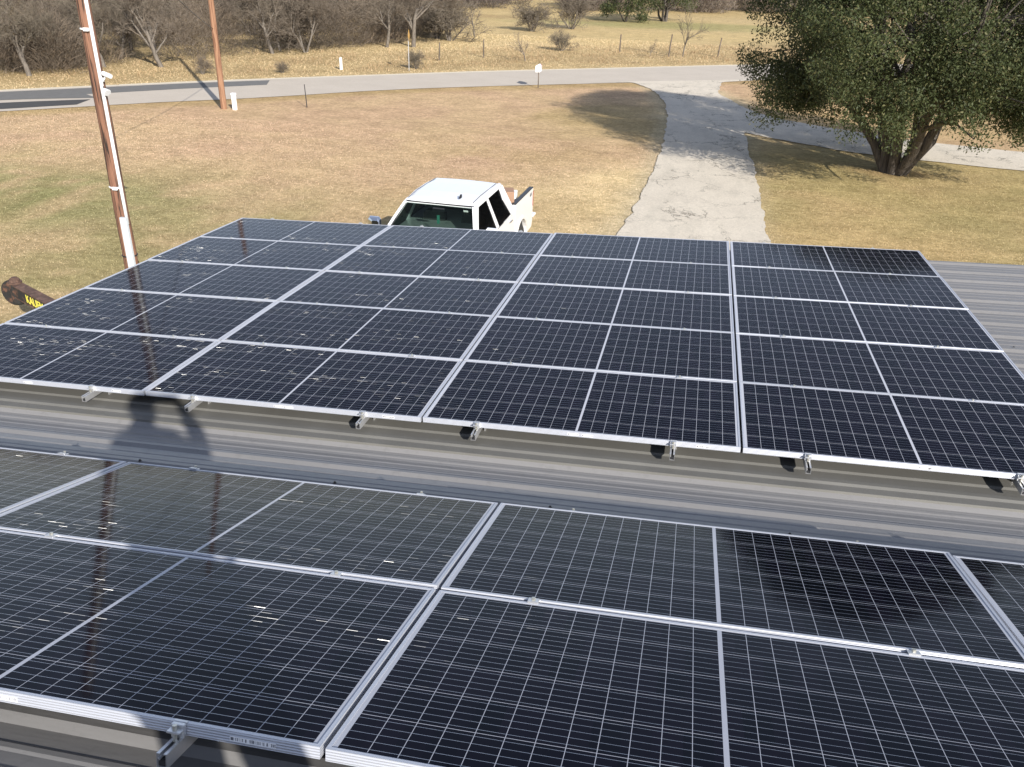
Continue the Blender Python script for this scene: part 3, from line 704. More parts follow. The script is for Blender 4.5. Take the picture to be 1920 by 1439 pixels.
for z in (1.95, 4.92, 6.9):
    b = MB(); r_ = .153*(1-.28*z/9); b.tube([(r_*math.cos(a)*1.0, r_*math.sin(a), z) for a in np.linspace(-2.6,-.5,8)], .018, 6); b.box((.02,-r_-.05,z-.03),(.12,-r_-.012,z+.03)); b.build('strap', M['white'], p1)
b = MB(); b.tube([(.15*math.cos(a),.15*math.sin(a),.5) for a in np.linspace(0,6.28,20)], .015, 6, caps=False); b.build('band', M['black'], p1)
p2 = pole(-20.3, 35.0, 9.5, .135, M['pole2'], 'far reddish brown utility pole beside the road')
for nm, zz, lb in (('security_camera', 4.12, 'white tube-shaped security camera fixed to the near pole'),('floodlight', 3.83, 'small white floodlight below the camera on the near pole')):
    o = empty(nm, Matrix.Translation((-11.42+.14,15.2-.08,zz)) @ Matrix.Scale(.8, 4)); tag(o, lb, 'camera' if zz > 4 else 'lamp')
    if zz > 4:
        b = MB(); b.tube([(0,0,-.12),(.10,-.02,-.10),(.16,-.04,-.03)], .022, 8); b.bbox((-.0,-.05,-.16),(.07,.03,-.07),.01); b.build('bracket', M['white'], o)
        b = MB(); b.tube([(.10,-.05,.04),(.13,-.055,.035),(.34,-.09,-.02),(.345,-.09,-.02)], [.045,.055,.055,.045], 14); b.build('housing', M['white'], o, smooth=False)
        b = MB(); b.tube([(.075,-.046,.047),(.098,-.05,.041)], .036, 12); b.build('lens', M['black'], o)
    else:
        b = MB(); b.tube([(0,0,.12),(.03,-.01,.08),(.04,-.02,.03)], .018, 8); b.build('bracket', M['black'], o)
        b = MB(); b.tube([(.03,-.02,.045),(.06,-.03,.02),(.17,-.08,-.035)], [.02,.045,.085], 14); b.build('lamp_head', M['white'], o)
        b = MB(); b.tube([(.170,-.080,-.035),(.174,-.082,-.037)], [.078,.07], 14); b.build('lens', simple('lamp_glass', (.5,.5,.5), .1), o)
def cable(name, a, b_, sag, r, label, n=30):
    a, b_ = Vector(a), Vector(b_); pts = []
    for i in range(n+1):
        t_ = i/n; p = a.lerp(b_, t_); p.z -= 4*sag*t_*(1-t_); pts.append(p)
    m = MB(); m.tube(pts, r, 6); o = m.build(name, M['black'], None, smooth=True); tag(o, label, 'cable', None); return o
cable('overhead_cable', (-11.42,15.2,7.6), (-20.3,34.87,3.25), .28, .016, 'black cable sloping down onto the far utility pole')
def post(x, y, h, r, mat, label, name='fence_post', cat='post', tilt=0., group=None, jag=True):
    b = MB(); b.tube([(0,0,-.1),(tilt*h*.5,0,h*.5),(tilt*h,0,h)], [r, r*.92, r*.8], 7)
    o = b.build(name, mat); o.location = (x, y, 0); tag(o, label, cat, group); return o
fp = [(-17.0,56.5,1.1,.055,.05,'leaning dark fence post beyond the road, right of the yellow sign'),(-14.8,59.6,1.15,.05,0,'thin upright fence post left of the bushy sapling'),
      (-6.4,67.3,1.25,.06,.02,'fence post in the weeds right of the mailbox, left of the small sapling'),(-2.75,66.0,1.5,.06,.08,'fence post just left of the tallest sapling'),(.7,67.6,1.3,.055,.10,'slanting fence post between the tallest sapling and the oak')]
for x, y, h, r_, tl, lb in fp: post(x, y, h, r_, M['postwood'], lb, tilt=tl, group='fence posts beyond the road')
post(-17.16, 36.62, .98, .022, M['black'], 'thin black metal stake in the lawn near the road', 'stake', 'stake', tilt=-.05)
b = MB(); b.bbox((-.085,-.07,-.05),(.085,.07,.66),.015); b.bbox((-.1,-.085,.60),(.1,.085,.70),.02); o = b.build('utility_pedestal', M['white']); o.location = (-19.75,34.95,0); tag(o, 'white utility pedestal at the foot of the far pole', 'utility box')
b = MB(); b.tube([(0,0,-.05),(0,0,.58),(0,0,.66),(0,0,.70)], [.085,.085,.07,.02], 12); o = b.build('marker_post', M['white'], smooth=False); o.location = (-20.9,49.6,0); tag(o, 'short cream marker post on the bank beyond the road', 'marker')
# mailbox
o = empty('mailbox', Matrix.Translation((-8.6,46.7,0))); tag(o, 'white mailbox on a thin post at the roadside', 'mailbox')
b = MB(); b.tube([(0,0,-.1),(0,0,.82)], .028, 8); b.build('post', M['postwood'], o)
arch = [(-.115,0)]+[(.115*math.cos(a), .24+.115*math.sin(a)) for a in np.linspace(math.pi,0,11)]+[(.115,0)]
b = MB(); b.loft([[(x, -.30, .84+z) for x, z in arch], [(x, .28, .84+z) for x, z in arch]]); b.build('box', M['white'], o)
b = MB(); b.loft([[(x*1.06, -.315, .835+z*1.03) for x, z in arch], [(x*1.06, -.298, .835+z*1.03) for x, z in arch]]); b.build('door', M['white'], o)
b = MB(); b.box((.118,.05,.98),(.124,.08,1.22)); b.box((.118,.05,1.16),(.124,.16,1.22)); b.build('flag', simple('red_flag', (.5,.05,.04), .5), o)
# yellow road sign seen nearly edge-on
o = empty('road_sign', Matrix.Translation((-17.1,50.7,0)) @ Matrix.Rotation(R(99),4,'Z')); tag(o, 'yellow diamond road sign seen almost edge-on beyond the road', 'sign')
b = MB(); b.tube([(0,0,-.1),(0,0,2.1)], .025, 8); b.build('post', M['alu'], o)
b = MB(); b.prism([(0,-.33+1.95),(.33,1.95),(0,.33+1.95),(-.33,1.95)], -.045, -.035, axis=1); b.build('plate', simple('sign_yellow', (.52,.30,.08), .5), o)

# ------------------------------------------------------------------ pickup truck  (x right of vehicle, y forward, z up)
TM = Matrix.Translation((-4.86,16.98,0)) @ Matrix.Rotation(R(180-2.5),4,'Z') @ Matrix.Diagonal((1.03,1.03,1.04,1))
tk = empty('pickup_truck', TM); tag(tk, 'white crew cab pickup truck parked nose-in below the far roof edge', 'pickup truck')
M['tpaint'] = simple('white_car_paint', (.80,.80,.80), .32, 0, 0, coat=1.0, coatr=.05)
gt = NT('tinted_glass'); M['glass'] = gt.done(gt.n('MixShader', {0: .16, 1: gt.n('BsdfTransparent', {0: (.66,.74,.71,1)}).outputs[0], 2: gt.pb(color=(.008,.01,.01), rough=.03, spec=.8)}).outputs[0])
gt = NT('dark_glass'); M['dglass'] = gt.done(gt.n('MixShader', {0: .30, 1: gt.n('BsdfTransparent', {0: (.22,.22,.23,1)}).outputs[0], 2: gt.pb(color=(.008,.008,.01), rough=.03, spec=.8)}).outputs[0])
M['chrome'] = simple('chrome', (.75,.76,.78), .12, 1)
M['interior'] = simple('grey_upholstery', (.10,.095,.09), .8, 0, 20, .3)
M['dash'] = simple('dark_dash', (.025,.026,.028), .6, 0, 20, .3)
M['rubber'] = simple('tyre_rubber', (.025,.025,.025), .8, 0, 30, .3)
def side_poly(pts, x, name, mat, th=.012, parent=None):
    # a panel given by (y,z) points on the vehicle side surface, mirrored copies handled by sign of x
    pass
def gx_(z): # half width of the body side at height z
    if z < 1.22: return 1.0 - .05*max(0, (.6-z))/.6 + .0
    return 1.0 - (z-1.22)/(1.80-1.22)*.27
body = MB()
def section(y, zlo, zhi, hw, e=.06, crown=.0):
    return [(-hw+.03, y, zlo), (-hw, y, zlo+.12), (-hw, y, zhi-e*1.6), (-hw+e*.5, y, zhi-e*.5), (-hw+e*1.6, y, zhi), (0, y, zhi+crown), (hw-e*1.6, y, zhi), (hw-e*.5, y, zhi-e*.5), (hw, y, zhi-e*1.6), (hw, y, zlo+.12), (hw-.03, y, zlo)]
body.loft([section(2.92,.55,.98,.90,.08), section(2.84,.45,1.08,.97,.09,.01), section(2.3,.42,1.16,1.0,.08,.03), section(1.5,.42,1.21,1.0,.06,.035), section(1.42,.42,1.20,1.0,.04,.0)])
body.loft([section(1.419,.42,1.22,1.0,.03), section(-1.28,.42,1.22,1.0,.03)])
body.build('body', M['tpaint'], tk)
# doors: thin skins with shut lines
def panel_yz(pts, sx_, off, th, name, mat, parent):
    b = MB(); A = [((gx_(z)+off)*sx_, y, z) for y, z in pts]; B = [((gx_(z)+off-th)*sx_, y, z) for y, z in pts]
    b.loft([A, B]); return b.build(name, mat, parent)
for sx_ in (-1, 1):
    for (ya, yb, nm) in ((1.12,.04,'front_door'),(.02,-1.06,'rear_door')):
        d = panel_yz([(ya,.52),(ya,1.215),(yb,1.235),(yb,.52)], sx_, .010, .02, nm, M['tpaint'], tk)
        h_ = MB(); yy = yb+.12; h_.bbox((min(sx_*1.012,sx_*1.045), yy, 1.10),(max(sx_*1.012,sx_*1.045), yy+.20, 1.135),.008); h_.build('handle', M['black'] if sx_ > 0 else M['chrome'], d)
# greenhouse
TZ = 1.80
top = {'wsl': (-.70,.72,TZ), 'wsr': (.70,.72,TZ)}
def bar(name, P, rx_, mat=None, n=8):
    b = MB(); b.tube(P, rx_, n); return b.build(name, mat or M['tpaint'], tk, smooth=True)
for sx_ in (-1, 1):
    def sidepiece(pts, nm, mat=M['tpaint'], off=.0, th=.045): return panel_yz(pts, sx_, off, th, nm, mat, tk)
    sidepiece([(1.50,1.20),(1.36,1.20),(1.02,1.50),(.62,1.765),(.70,1.83),(.80,1.80),(1.15,1.53)], 'windscreen_pillar', th=.06)
    sidepiece([(.70,1.83),(.62,1.765),(-1.02,1.775),(-1.10,1.83)], 'roof_rail', th=.06)
    sidepiece([(.10,1.20),(.03,1.775),(-.06,1.775),(-.04,1.20)], 'door_pillar', th=.05)
    sidepiece([(-1.02,1.20),(-.86,1.55),(-.92,1.775),(-1.05,1.82),(-1.16,1.79),(-1.30,1.20)], 'rear_pillar', th=.06)
    panel_yz([(1.37,1.21),(1.03,1.50),(.63,1.765),(.03,1.77),(.09,1.21)], sx_, -.02, .006, 'side_window', M['dglass'], tk)
    panel_yz([(-.05,1.21),(-.065,1.77),(-.91,1.77),(-.87,1.55),(-1.01,1.21)], sx_, -.02, .006, 'side_window', M['dglass'], tk)
    panel_yz([(1.30,1.205),(-1.02,1.205),(-1.02,1.222),(1.30,1.222)], sx_, .004, .02, 'window_trim', M['black'], tk)
rf = MB(); ys = [.78,.60,.2,-.4,-.95,-1.12]; zs = [1.815,1.855,1.885,1.885,1.865,1.82]; hw = [.69,.72,.735,.735,.73,.70]
rings = []
for y, z, h_ in zip(ys, zs, hw):
    rings.append([(-h_-.02,y,z-.05),(-h_+.02,y,z-.012),(-h_+.10,y,z),(-.3,y,z+.012),(0,y,z+.015),(.3,y,z+.012),(h_-.10,y,z),(h_-.02,y,z-.012),(h_+.02,y,z-.05),(0,y,z-.045)])
rf.loft(rings); rf.build('roof', M['tpaint'], tk, smooth=False)
for sx_ in (-1,1):
    b = MB(); b.tube([(sx_*.655,.70,1.858),(sx_*.668,.2,1.890),(sx_*.668,-.9,1.872)], .006, 5); b.build('roof_groove', M['black'], tk)
b = MB(); b.loft([[(-.90,1.46,1.205),(.90,1.46,1.205),(.66,.765,1.79),(-.66,.765,1.79)], [(-.90,1.452,1.202),(.90,1.452,1.202),(.66,.757,1.786),(-.66,.757,1.786)]]); b.build('windscreen', M['glass'], tk)
b = MB(); b.tube([(-.92,1.455,1.215),(-.69,.772,1.80),(.69,.772,1.80),(.92,1.455,1.215)], .018, 6); b.build('windscreen_seal', M['black'], tk)
b = MB(); b.loft([[(-.86,-1.25,1.22),(.86,-1.25,1.22),(.66,-1.10,1.79),(-.66,-1.10,1.79)], [(-.86,-1.244,1.22),(.86,-1.244,1.22),(.66,-1.094,1.79),(-.66,-1.094,1.79)]]); b.build('rear_window', M['dglass'], tk)
b = MB(); b.prism([(0.02,0),(.13,0),(.04,.055),(.02,.06)], -.018, .018); o = b.build('roof_antenna', M['black'], tk); o.location = (-.36,.50,1.895)
b = MB(); b.box((-.045,0,0),(.045,.003,.05)); o = b.build('windscreen_sticker', simple('pale_sticker', (.55,.68,.60), .6), tk); o.location = (-.57,.87,1.715); o.rotation_euler = (R(-40),0,0)
# interior
b = MB(); b.bbox((-.93,.95,.9),(.93,1.40,1.17),.04); b.bbox((-.80,1.0,1.14),(-.2,1.25,1.235),.04); b.build('dashboard', M['dash'], tk)
for sx_ in (-1,1):
    b = MB(); b.bbox((sx_*.42-.27,-.02,.62),(sx_*.42+.27,.50,.82),.05); b.loft([[(sx_*.42+a,y0,z) for a, y0 in ((-.26,.02),(.26,.02),(.26,-.13),(-.26,-.13))] if False else [(sx_*.42+a*k,y0-sh,z) for a, y0 in ((-.26,.04),(.26,.04),(.26,-.12),(-.26,-.12))] for z, k, sh in ((.78,1,0),(1.1,1.02,.05),(1.36,.86,.12),(1.40,.7,.13))])
    b.bbox((sx_*.42-.13,-.24,1.44),(sx_*.42+.13,-.12,1.63),.04); b.build('front_seat', M['interior'], tk)
b = MB(); b.bbox((-.8,-1.0,.62),(.8,-.55,.82),.05); b.bbox((-.8,-1.12,.8),(.8,-.96,1.42),.05)
for a in (-.5,.5): b.bbox((a-.12,-1.1,1.44),(a+.12,-1.0,1.60),.03)
b.build('rear_seat', M['interior'], tk)
b = MB(); b.box((-.95,-1.2,.56),(.95,1.4,.60)); b.build('cabin_floor', M['dash'], tk)
b = MB(); b.tube([(-.42+.19*math.cos(a), .84-.07*math.sin(a), 1.15+.18*math.sin(a)) for a in np.linspace(0,2*math.pi,22)], .016, 6, caps=False); b.tube([(-.42,.84,1.15),(-.42,1.02,1.06)], .04, 8); b.build('steering_wheel', M['black'], tk)
b = MB(); b.bbox((-.13,.80,1.665),(.13,.85,1.735),.015); b.build('rear_view_mirror', M['black'], tk)
b = MB(); b.box((-.028,.86,1.43),(.028,.864,1.60)); b.build('air_freshener', simple('green_card', (.10,.42,.30), .7), tk)
for (x_, y_, sx2, sy2, c_, nm) in ((.15,1.18,.16,.10,(.35,.36,.36),'papers'),(-.30,1.24,.10,.07,(.7,.72,.72),'white_cap'),(.45,1.22,.20,.08,(.22,.2,.18),'folder')):
    b = MB(); b.bbox((x_-sx2,y_-sy2,1.172),(x_+sx2,y_+sy2,1.21),.012)
    o = b.build(nm, simple(nm+'_m', c_, .7), None); o.matrix_world = TM; tag(o, {'papers':'grey papers lying on the truck dashboard','white_cap':'white cap lying on the truck dashboard by the driver','folder':'brown folder on the far side of the truck dashboard'}[nm], {'papers':'papers','white_cap':'cap','folder':'folder'}[nm])
# mirrors
for sx_ in (-1,1):
    b = MB(); b.tube([(sx_*.97,1.16,1.20),(sx_*1.12,1.18,1.32)], .035, 8); b.loft([[(sx_*(1.08+dx*k), 1.22-dy, 1.43+dz*k) for dx, dz in ((0,-.13),(.2,-.13),(.235,-.09),(.235,.09),(.2,.125),(.02,.125),(-.02,.08),(-.02,-.08))] for k, dy in ((.55,-.11+.02),(.92,-.06),(1,.0),(1,.03))])
    mo = b.build('door_mirror', M['tpaint'] if sx_ < 0 else M['chrome'], tk)
    b = MB(); b.loft([[(sx_*(1.09+dx), 1.188, 1.43+dz) for dx, dz in ((0,-.12),(.2,-.12),(.22,.1),(0,.11))], [(sx_*(1.09+dx), 1.186, 1.43+dz) for dx, dz in ((0,-.12),(.2,-.12),(.22,.1),(0,.11))]]); b.build('mirror_glass', M['black'], mo)
# bed
for sx_ in (-1,1):
    bd = MB()
    arc = [(-1.86+.47*math.cos(a), .42+.47*math.sin(a)) for a in np.linspace(0, math.pi, 15)]
    outline = [(-1.30,.42),(-1.39,.42)]+arc+[(-2.86,.46),(-2.93,.60),(-2.93,1.30),(-2.90,1.345),(-1.30,1.345)]
    bd.loft([[(sx_*1.0, y, z) for y, z in outline], [(sx_*.93, y, z) for y, z in outline]])
    bd.loft([[(sx_*1.0,y,z) for y, z in arc], [(sx_*1.025,y+(.0),z) for y, z in arc], [(sx_*1.02, -1.86+.53*math.cos(a), .42+.53*math.sin(a)) for a in np.linspace(0,math.pi,15)], [(sx_*.995, -1.86+.55*math.cos(a), .42+.55*math.sin(a)) for a in np.linspace(0,math.pi,15)]], caps=False, closed=False)
    bd.build('bed_side', M['tpaint'], tk)
b = MB(); b.box((-.928,-2.92,.56),(.928,-1.30,.602)); b.box((-.928,-1.34,.603),(.928,-1.30,1.33))
for sx_ in (-1,1): b.box((min(sx_*.905,sx_*.929),-2.90,.604),(max(sx_*.905,sx_*.929),-1.345,1.34))
b.build('bed_liner', M['rubber'], tk)
b = MB(); b.bbox((-.93,-3.62,.53),(.93,-2.92,.59),.015); tg = b.build('tailgate', M['tpaint'], tk)
for sx_ in (-1,1):
    b = MB(); b.bbox((min(sx_*.90,sx_*1.005),-2.93,1.343),(max(sx_*.90,sx_*1.005),-1.31,1.368),.008); b.build('bed_rail_cap', M['black'], tk)
    b = MB(); b.bbox((min(sx_*.90,sx_*1.004),-2.965,.92),(max(sx_*.90,sx_*1.004),-2.90,1.28),.012); b.build('tail_light', simple('red_lens', (.35,.02,.02), .2), tk)
b = MB(); b.bbox((-.98,-3.08,.46),(.98,-2.93,.66),.03); b.build('rear_bumper', M['chrome'], tk)
b = MB(); b.bbox((-.98,2.86,.42),(.98,3.02,.66),.04); b.build('front_bumper', M['chrome'], tk)
b = MB(); b.bbox((-.62,2.88,.68),(.62,2.94,1.0),.03); b.build('grille', M['black'], tk)
for sx_ in (-1,1):
    b = MB(); b.bbox((min(sx_*.64,sx_*.92),2.80,.74),(max(sx_*.64,sx_*.92),2.935,.98),.03); b.build('headlight', simple('lamp_lens', (.6,.62,.65), .1, 0), tk)
for sx_ in (-1,1):
    for yy in (1.86,-1.86):
        t_ = MB(); prof = [(.20,-.10),(.34,-.125),(.385,-.10),(.40,-.05),(.40,.05),(.385,.10),(.34,.125),(.20,.10)]
        rings = [[(sx_*.87+w_, yy+r_*math.cos(a), .40+r_*math.sin(a)) for r_, w_ in prof] for a in np.linspace(0,2*math.pi,29)]
        t_.loft(rings, caps=False); wh = t_.build('wheel', M['rubber'], tk, smooth=True)
        t_ = MB(); t_.tube([(sx_*.96,yy,.40),(sx_*.975,yy,.40)], [.05,.04], 10)
        for k in range(6):
            a = k*math.pi/3; t_.tube([(sx_*.965,yy,.40),(sx_*.955,yy+.21*math.cos(a),.40+.21*math.sin(a))], [.035,.025], 6)
        t_.tube([(sx_*.80,yy,.40),(sx_*.97,yy,.40)], .235, 24, caps=False); t_.build('rim', M['alu'], wh)
        t_ = MB(); t_.tube([(sx_*.70,yy,.40),(sx_*.745,yy,.40)], .30, 16); t_.build('brake', M['black'], wh)
for sx_ in (-1,1):
    t4 = text_mb('4X4', .11, .0015); o = t4.build('lettering', simple('decal_grey', (.12,.12,.13), .5), tk)
    o.matrix_local = Matrix.Translation((sx_*1.003,-2.82 if sx_ > 0 else -2.60,1.20)) @ Matrix.Rotation(R(90*sx_),4,'Z') @ Matrix.Rotation(R(90),4,'X')
# load in the bed
def inbed(nm, a, b_, mat, label, cat, rz=0):
    m = MB(); w2, d2, h2 = b_; m.bbox((-w2/2,-d2/2,0),(w2/2,d2/2,h2),.012); m.box((-.03,-d2/2-.001,h2-.004),(.03,d2/2+.001,h2+.002))
    o = m.build(nm, mat); o.matrix_world = TM @ Matrix.Translation(a) @ Matrix.Rotation(rz,4,'Z'); tag(o, label, cat)
inbed('cardboard_box', (-.70,-1.58,.605), (.36,.42,.98), simple('cardboard', (.33,.20,.13), .8, 0, 12, .15), 'brown cardboard box standing in the truck bed behind the cab', 'box', .3)
inbed('cool_box', (-.55,-2.15,.605), (.5,.35,.80), M['white'], 'white cool box further back in the truck bed', 'cool box', .15)

# ------------------------------------------------------------------ gooseneck trailer at the left
tm = Matrix.Translation((-11.22,11.80,.17)) @ Matrix.Rotation(R(-27),4,'Z') @ Matrix.Diagonal((.82,.82,.82,1))
tr = empty('gooseneck_trailer', tm); tag(tr, 'rusty black gooseneck trailer neck with yellow lettering at the left edge', 'trailer')
def rusty(name, a, b_, amt):
    t = NT(name); c = t.coord(); n = t.noise(c, 6, 7, .7)
    return t.done(t.pb(color=t.mix(t.ramp(n, amt, amt+.15), a, b_), rough=.8, normal=t.bump(n, .5, .01)))
M['rustb'] = rusty('rusty_black_steel', (.018,.017,.016), (.16,.075,.045), .52)
M['rust'] = rusty('rusted_steel', (.085,.048,.034), (.17,.10,.072), .45)
b = MB(); b.box((.12,-.10,.86),(2.3,.10,1.10)); b.build('neck_beam', M['rustb'], tr)
b = MB(); b.box((.12,-.11,1.102),(2.3,.11,1.125)); b.box((.12,-.11,.835),(2.3,.11,.857)); b.build('beam_flanges', M['rust'], tr)
b = MB(); b.tube([(0,0,.66),(0,0,.70),(0,0,1.14),(0,0,1.16)], [.10,.125,.125,.09], 16); b.build('coupler', M['rustb'], tr, smooth=False)
b = MB(); b.tube([(0,0,1.15),(0,0,1.21),(0,0,1.25)], [.105,.10,.05], 14); b.tube([(0,0,1.12),(0,0,1.155)], [.14,.14], 14); b.build('coupler_cap', M['rust'], tr)
b = MB(); b.tube([(-.20,.03,.86),(-.17,-.03,.86)], [.28,.28], 26); b.tube([(-.20,.05,.86),(-.16,-.07,.86)], [.11,.11], 12); b.build('coupler_plate', M['rustb'], tr)
b = MB(); b.prism([(.05,.68),(.35,.835),(.12,.86),(.05,.86)], -.03, .03, axis=1); b.build('gusset', M['rustb'], tr)
tx = text_mb('KAUFMAN', .24, .002); o = tx.build('lettering', simple('yellow_decal', (.80,.72,.10), .5), tr); o.matrix_local = Matrix.Translation((.66,-.1035,.895)) @ Matrix.Rotation(R(90),4,'X')
b = MB(); b.box((2.1,-.10,.30),(2.32,.10,.84)); b.box((2.3,-.9,.45),(5.0,.9,.55)); b.box((2.3,-.95,.40),(5.0,-.9,.60)); b.box((2.3,.9,.40),(5.0,.95,.60)); b.build('deck', M['rustb'], tr)
for sy in (-.7,.7): b = MB(); b.tube([(2.2,sy*.3,-.2),(2.2,sy*.3,.9)], .05, 8); b.build('jack_leg', M['rustb'], tr)
for sy in (-.8,.8): b = MB(); b.tube([(3.9,sy-.1,.14),(3.9,sy+.1,.14)], [.34,.34], 20); b.build('wheel', M['rubber'], tr)

# ------------------------------------------------------------------ the photographer (stands on the roof behind the phone; casts the shadow)
FW = Vector((-.2005,.9797,0)); RT = Vector((.9797,.2005,0))
def roofz(x, y):
    p = PU.inverted() @ Vector((x, y, HC-1.2)); p.z = zL(p.y); return (PU @ p).z + .01
body0 = Vector((0,0,0)) - FW*.44 + RT*.07
zr = roofz(body0.x, body0.y)
HT = 1.78; HS = HC + .10 - zr                                    # eye height above the roof
k = HS/1.66
def PP(r_, f_, z): return body0 + RT*(.17*max(0,1.5-z)) + RT*r_*k + FW*f_*k + Vector((0,0,zr+z*k))
person = empty('person', Matrix.Identity(4)); tag(person, 'person in a dark jacket standing on the roof and holding up a phone', 'person')
def skinned(name, verts, edges, radii, mat, root=0, sub=2, parent=person):
    me = bpy.data.meshes.new(name); me.from_pydata([tuple(v) for v in verts], edges, []); me.materials.append(mat)
    o = bpy.data.objects.new(name, me); COL.objects.link(o); o.parent = parent
    sk = o.modifiers.new('skin', 'SKIN'); sk.use_smooth_shade = True
    for i, r_ in enumerate(radii):
        v = me.skin_vertices[0].data[i]; v.radius = (r_[0], r_[1]) if hasattr(r_, '__len__') else (r_, r_); v.use_root = (i == root)
    ss = o.modifiers.new('sub', 'SUBSURF'); ss.levels = sub; ss.render_levels = sub
    return o
skin = simple('skin', (.42,.25,.17), .55); jac = simple('dark_jacket', (.03,.035,.05), .85, 0, 25, .3); jean = simple('blue_jeans', (.05,.07,.12), .85, 0, 25, .3)
# one continuous body: pelvis, spine, neck, head, arms to the wrists, legs to the toes
V = [PP(0,0,.98), PP(0,.01,1.12), PP(0,.02,1.32), PP(0,.0,1.47), PP(0,.02,1.545), PP(0,.05,1.63), PP(0,.045,1.73)]
Rr = [(.15,.11),(.14,.10),(.17,.115),(.13,.09),(.052,.055),(.078,.092),(.072,.085)]
E_ = [(0,1),(1,2),(2,3),(3,4),(4,5),(5,6)]
for sx_ in (-1,1):
    n = len(V)
    V += [PP(sx_*.175,0,1.43), PP(sx_*.27,.10,1.25), PP(sx_*.22,.30,1.36), PP(sx_*.105,.40,1.55)]
    Rr += [.062,.050,.042,.028]; E_ += [(3,n),(n,n+1),(n+1,n+2),(n+2,n+3)]
    n = len(V)
    V += [PP(sx_*.10,0,.90), PP(sx_*.13,.03,.50), PP(sx_*.14,-.01,.10), PP(sx_*.15,.14,.045)]
    Rr += [.095,.062,.045,.04]; E_ += [(0,n),(n,n+1),(n+1,n+2),(n+2,n+3)]
skinned('body', V, E_, Rr, skin)
# jacket and jeans follow the same skeleton a little wider
V = [PP(0,0,.84), PP(0,.01,1.12), PP(0,.02,1.32), PP(0,.0,1.45), PP(0,.01,1.51)]; Rr = [(.20,.155),(.175,.135),(.19,.135),(.15,.11),(.085,.08)]; E_ = [(0,1),(1,2),(2,3),(3,4)]
for sx_ in (-1,1):
    n = len(V); V += [PP(sx_*.18,0,1.43), PP(sx_*.275,.10,1.245), PP(sx_*.225,.29,1.355), PP(sx_*.14,.37,1.47)]; Rr += [.082,.068,.058,.045]; E_ += [(3,n),(n,n+1),(n+1,n+2),(n+2,n+3)]
skinned('jacket', V, E_, Rr, jac)
V = [PP(0,0,.97)]; Rr = [(.165,.125)]; E_ = []
for sx_ in (-1,1):
    n = len(V); V += [PP(sx_*.10,0,.88), PP(sx_*.13,.03,.50), PP(sx_*.14,-.01,.10)]; Rr += [.108,.078,.07]; E_ += [(0,n),(n,n+1),(n+1,n+2)]
skinned('jeans', V, E_, Rr, jean)
for sx_ in (-1,1):
    b = MB(); c_ = PP(sx_*.15,.06,0); rg = []
    for f_, w_, h_ in ((-.13,.035,.06),(-.10,.045,.10),(0,.045,.09),(.08,.052,.06),(.14,.048,.045),(.17,.03,.03)):
        rg.append([c_+FW*f_+RT*(w_*math.cos(a))+Vector((0,0,max(0,h_*math.sin(a)) if True else 0)) for a in np.linspace(0,2*math.pi,13)[:-1]])
    b.loft(rg); b.build('boot', M['black'], person, smooth=True)
b = MB(); hc = PP(0,.035,1.70); rg = []
for t_ in np.linspace(0,1,8):
    ph = t_*math.pi*.5; rg.append([hc+RT*(.098*math.cos(ph)*math.cos(a))+FW*(.112*math.cos(ph)*math.sin(a))+Vector((0,0,.09*math.sin(ph)+.01)) for a in np.linspace(0,2*math.pi,17)[:-1]])
b.loft(rg); b.loft([[hc+FW*(.10+.07*q)+RT*(.08*(1-q*.3)*s_)+Vector((0,0,.015-.012*q+dz)) for q, s_, dz in ((0,-1,0),(1,-.8,0),(1,.8,0),(0,1,0))] for dz in (0,.006)] if False else [[hc+FW*.10+RT*-.08+Vector((0,0,.012)), hc+FW*.175+RT*-.05+Vector((0,0,.0)), hc+FW*.175+RT*.05, hc+FW*.10+RT*.08+Vector((0,0,.012))], [hc+FW*.10+RT*-.08+Vector((0,0,.02)), hc+FW*.175+RT*-.05+Vector((0,0,.006)), hc+FW*.175+RT*.05+Vector((0,0,.006)), hc+FW*.10+RT*.08+Vector((0,0,.02))]])
b.build('cap', jac, person, smooth=True)
# face: nose, eyes, ears
b = MB(); e0 = PP(0,.13,1.63); b.tube([e0+Vector((0,0,.035)), e0+FW*.022+Vector((0,0,-.005)), e0+Vector((0,0,-.018))], [.008,.014,.008], 8)
for s_ in (-1,1): b.tube([PP(s_*.082,.04,1.655), PP(s_*.092,.03,1.64), PP(s_*.082,.035,1.60)], [.012,.018,.008], 8)
b.build('face_features', skin, person, smooth=True)
for s_ in (-1,1): b = MB(); b.tube([PP(s_*.032,.123,1.655), PP(s_*.032,.132,1.655)], .011, 10); b.build('eye', M['white'], person)
b = MB(); b.tube([PP(-.025,.128,1.585), PP(0,.134,1.583), PP(.025,.128,1.585)], .006, 6); b.build('mouth', simple('lips', (.35,.13,.11), .5), person)
# phone just behind the lens
ph = MB(); ph.bbox((-.072,-.036,.0055),(.072,.036,.0135),.003); po = ph.build('phone', M['black']); tag(po, 'black phone held sideways by the person on the roof', 'phone')
po.matrix_world = co.matrix_world @ Matrix.Translation((.045,-.02,.004))
bpy.context.view_layer.update()
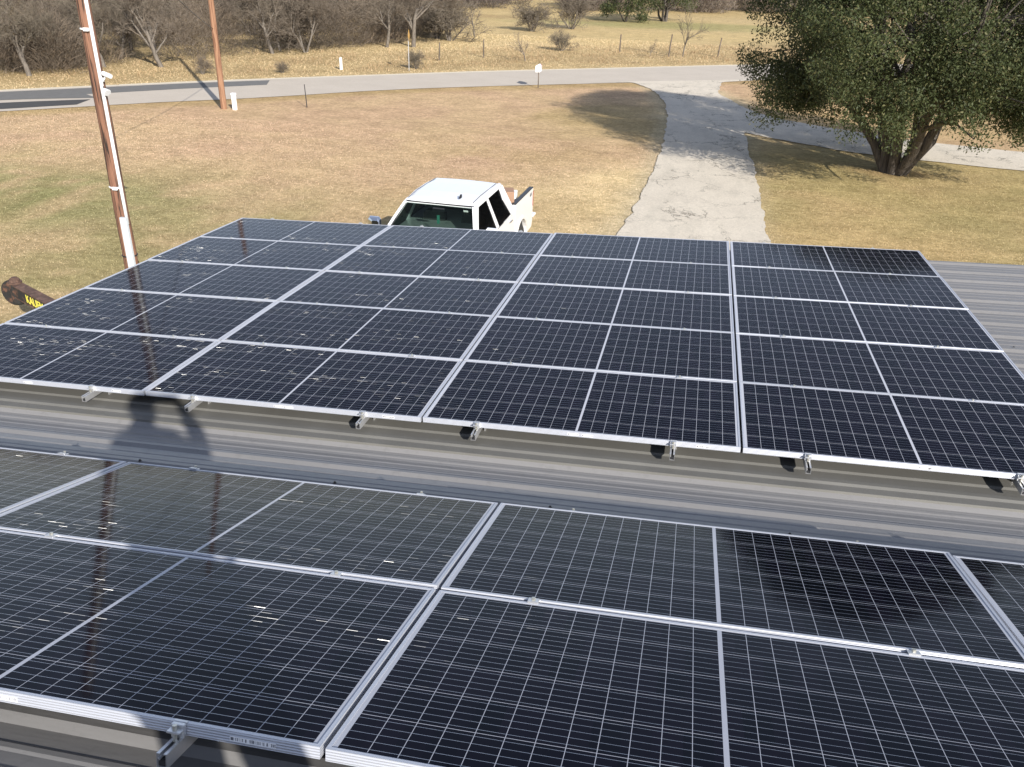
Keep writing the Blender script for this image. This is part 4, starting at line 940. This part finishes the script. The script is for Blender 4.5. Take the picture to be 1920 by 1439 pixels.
# hands: palm and five fingers each, curled round the ends of the phone
for sx_ in (-1,1):
    Mh = co.matrix_world @ Matrix.Translation((.045,-.02,.004))
    wr = PP(sx_*.105,.40,1.55)
    def L_(x, y, z): return Mh @ Vector((sx_*x, y, z))
    palm = L_(.098,-.012,.055)
    V = [wr, wr.lerp(palm,.55), palm, L_(.094,.012,.032)]; Rr = [.026,.028,(.034,.017),(.030,.014)]; E_ = [(0,1),(1,2),(2,3)]
    skinned('palm', V, E_, Rr, skin)
    for j, (yo, ln_) in enumerate(((.030,.9),(.012,1.0),(-.006,.95),(-.022,.78))):
        V = [L_(.094,yo*.8,.034), L_(.100,yo,.016), L_(.092,yo,-.000+.004), L_(.076+.012*(1-ln_),yo,.0015)]
        fo = skinned('finger', V, [(0,1),(1,2),(2,3)], [.0095,.0088,.0080,.0062], skin, sub=1)
    skinned('thumb', [palm+Vector((0,0,.012)), L_(.086,.006,.032), L_(.062,.008,.023), L_(.045,.008,.021)], [(0,1),(1,2),(2,3)], [.012,.0105,.0095,.0075], skin, sub=1)

# ------------------------------------------------------------------ light
EL, AZ = R(26.0), R(-36.8)                                       # light travels toward this azimuth (0 = +Y, negative = left)
d = Vector((math.sin(AZ)*math.cos(EL), math.cos(AZ)*math.cos(EL), -math.sin(EL)))
sl = bpy.data.lights.new('sun', 'SUN'); sl.energy = 4.2; sl.angle = R(.53); sl.color = (1,.955,.89)
so = bpy.data.objects.new('sun', sl); COL.objects.link(so); so.rotation_euler = (-d).to_track_quat('Z', 'Y').to_euler()
wd = bpy.data.worlds.new('World'); S.world = wd; wd.use_nodes = True; nt = wd.node_tree
sk = nt.nodes.new('ShaderNodeTexSky'); sk.sky_type = 'NISHITA'; sk.sun_disc = False; sk.sun_elevation = EL
sv = -d; sk.sun_rotation = math.atan2(sv.x, sv.y); sk.air_density = 1.0; sk.dust_density = .25; sk.ozone_density = 2.5
bg = nt.nodes['Background']; hs = nt.nodes.new('ShaderNodeHueSaturation'); hs.inputs['Saturation'].default_value = .55; nt.links.new(sk.outputs[0], hs.inputs['Color']); mx = nt.nodes.new('ShaderNodeMix'); mx.data_type = 'RGBA'; mx.blend_type = 'MULTIPLY'; mx.inputs[0].default_value = 1; mx.inputs[7].default_value = (.96,.97,1.05,1); nt.links.new(hs.outputs[0], mx.inputs[6]); nt.links.new(mx.outputs[2], bg.inputs[0]); bg.inputs[1].default_value = .098
S.view_settings.view_transform = 'Standard'; S.view_settings.look = 'None'; S.view_settings.exposure = .84; S.view_settings.gamma = 1
S.view_settings.use_curve_mapping = False
S.render.engine = 'CYCLES'
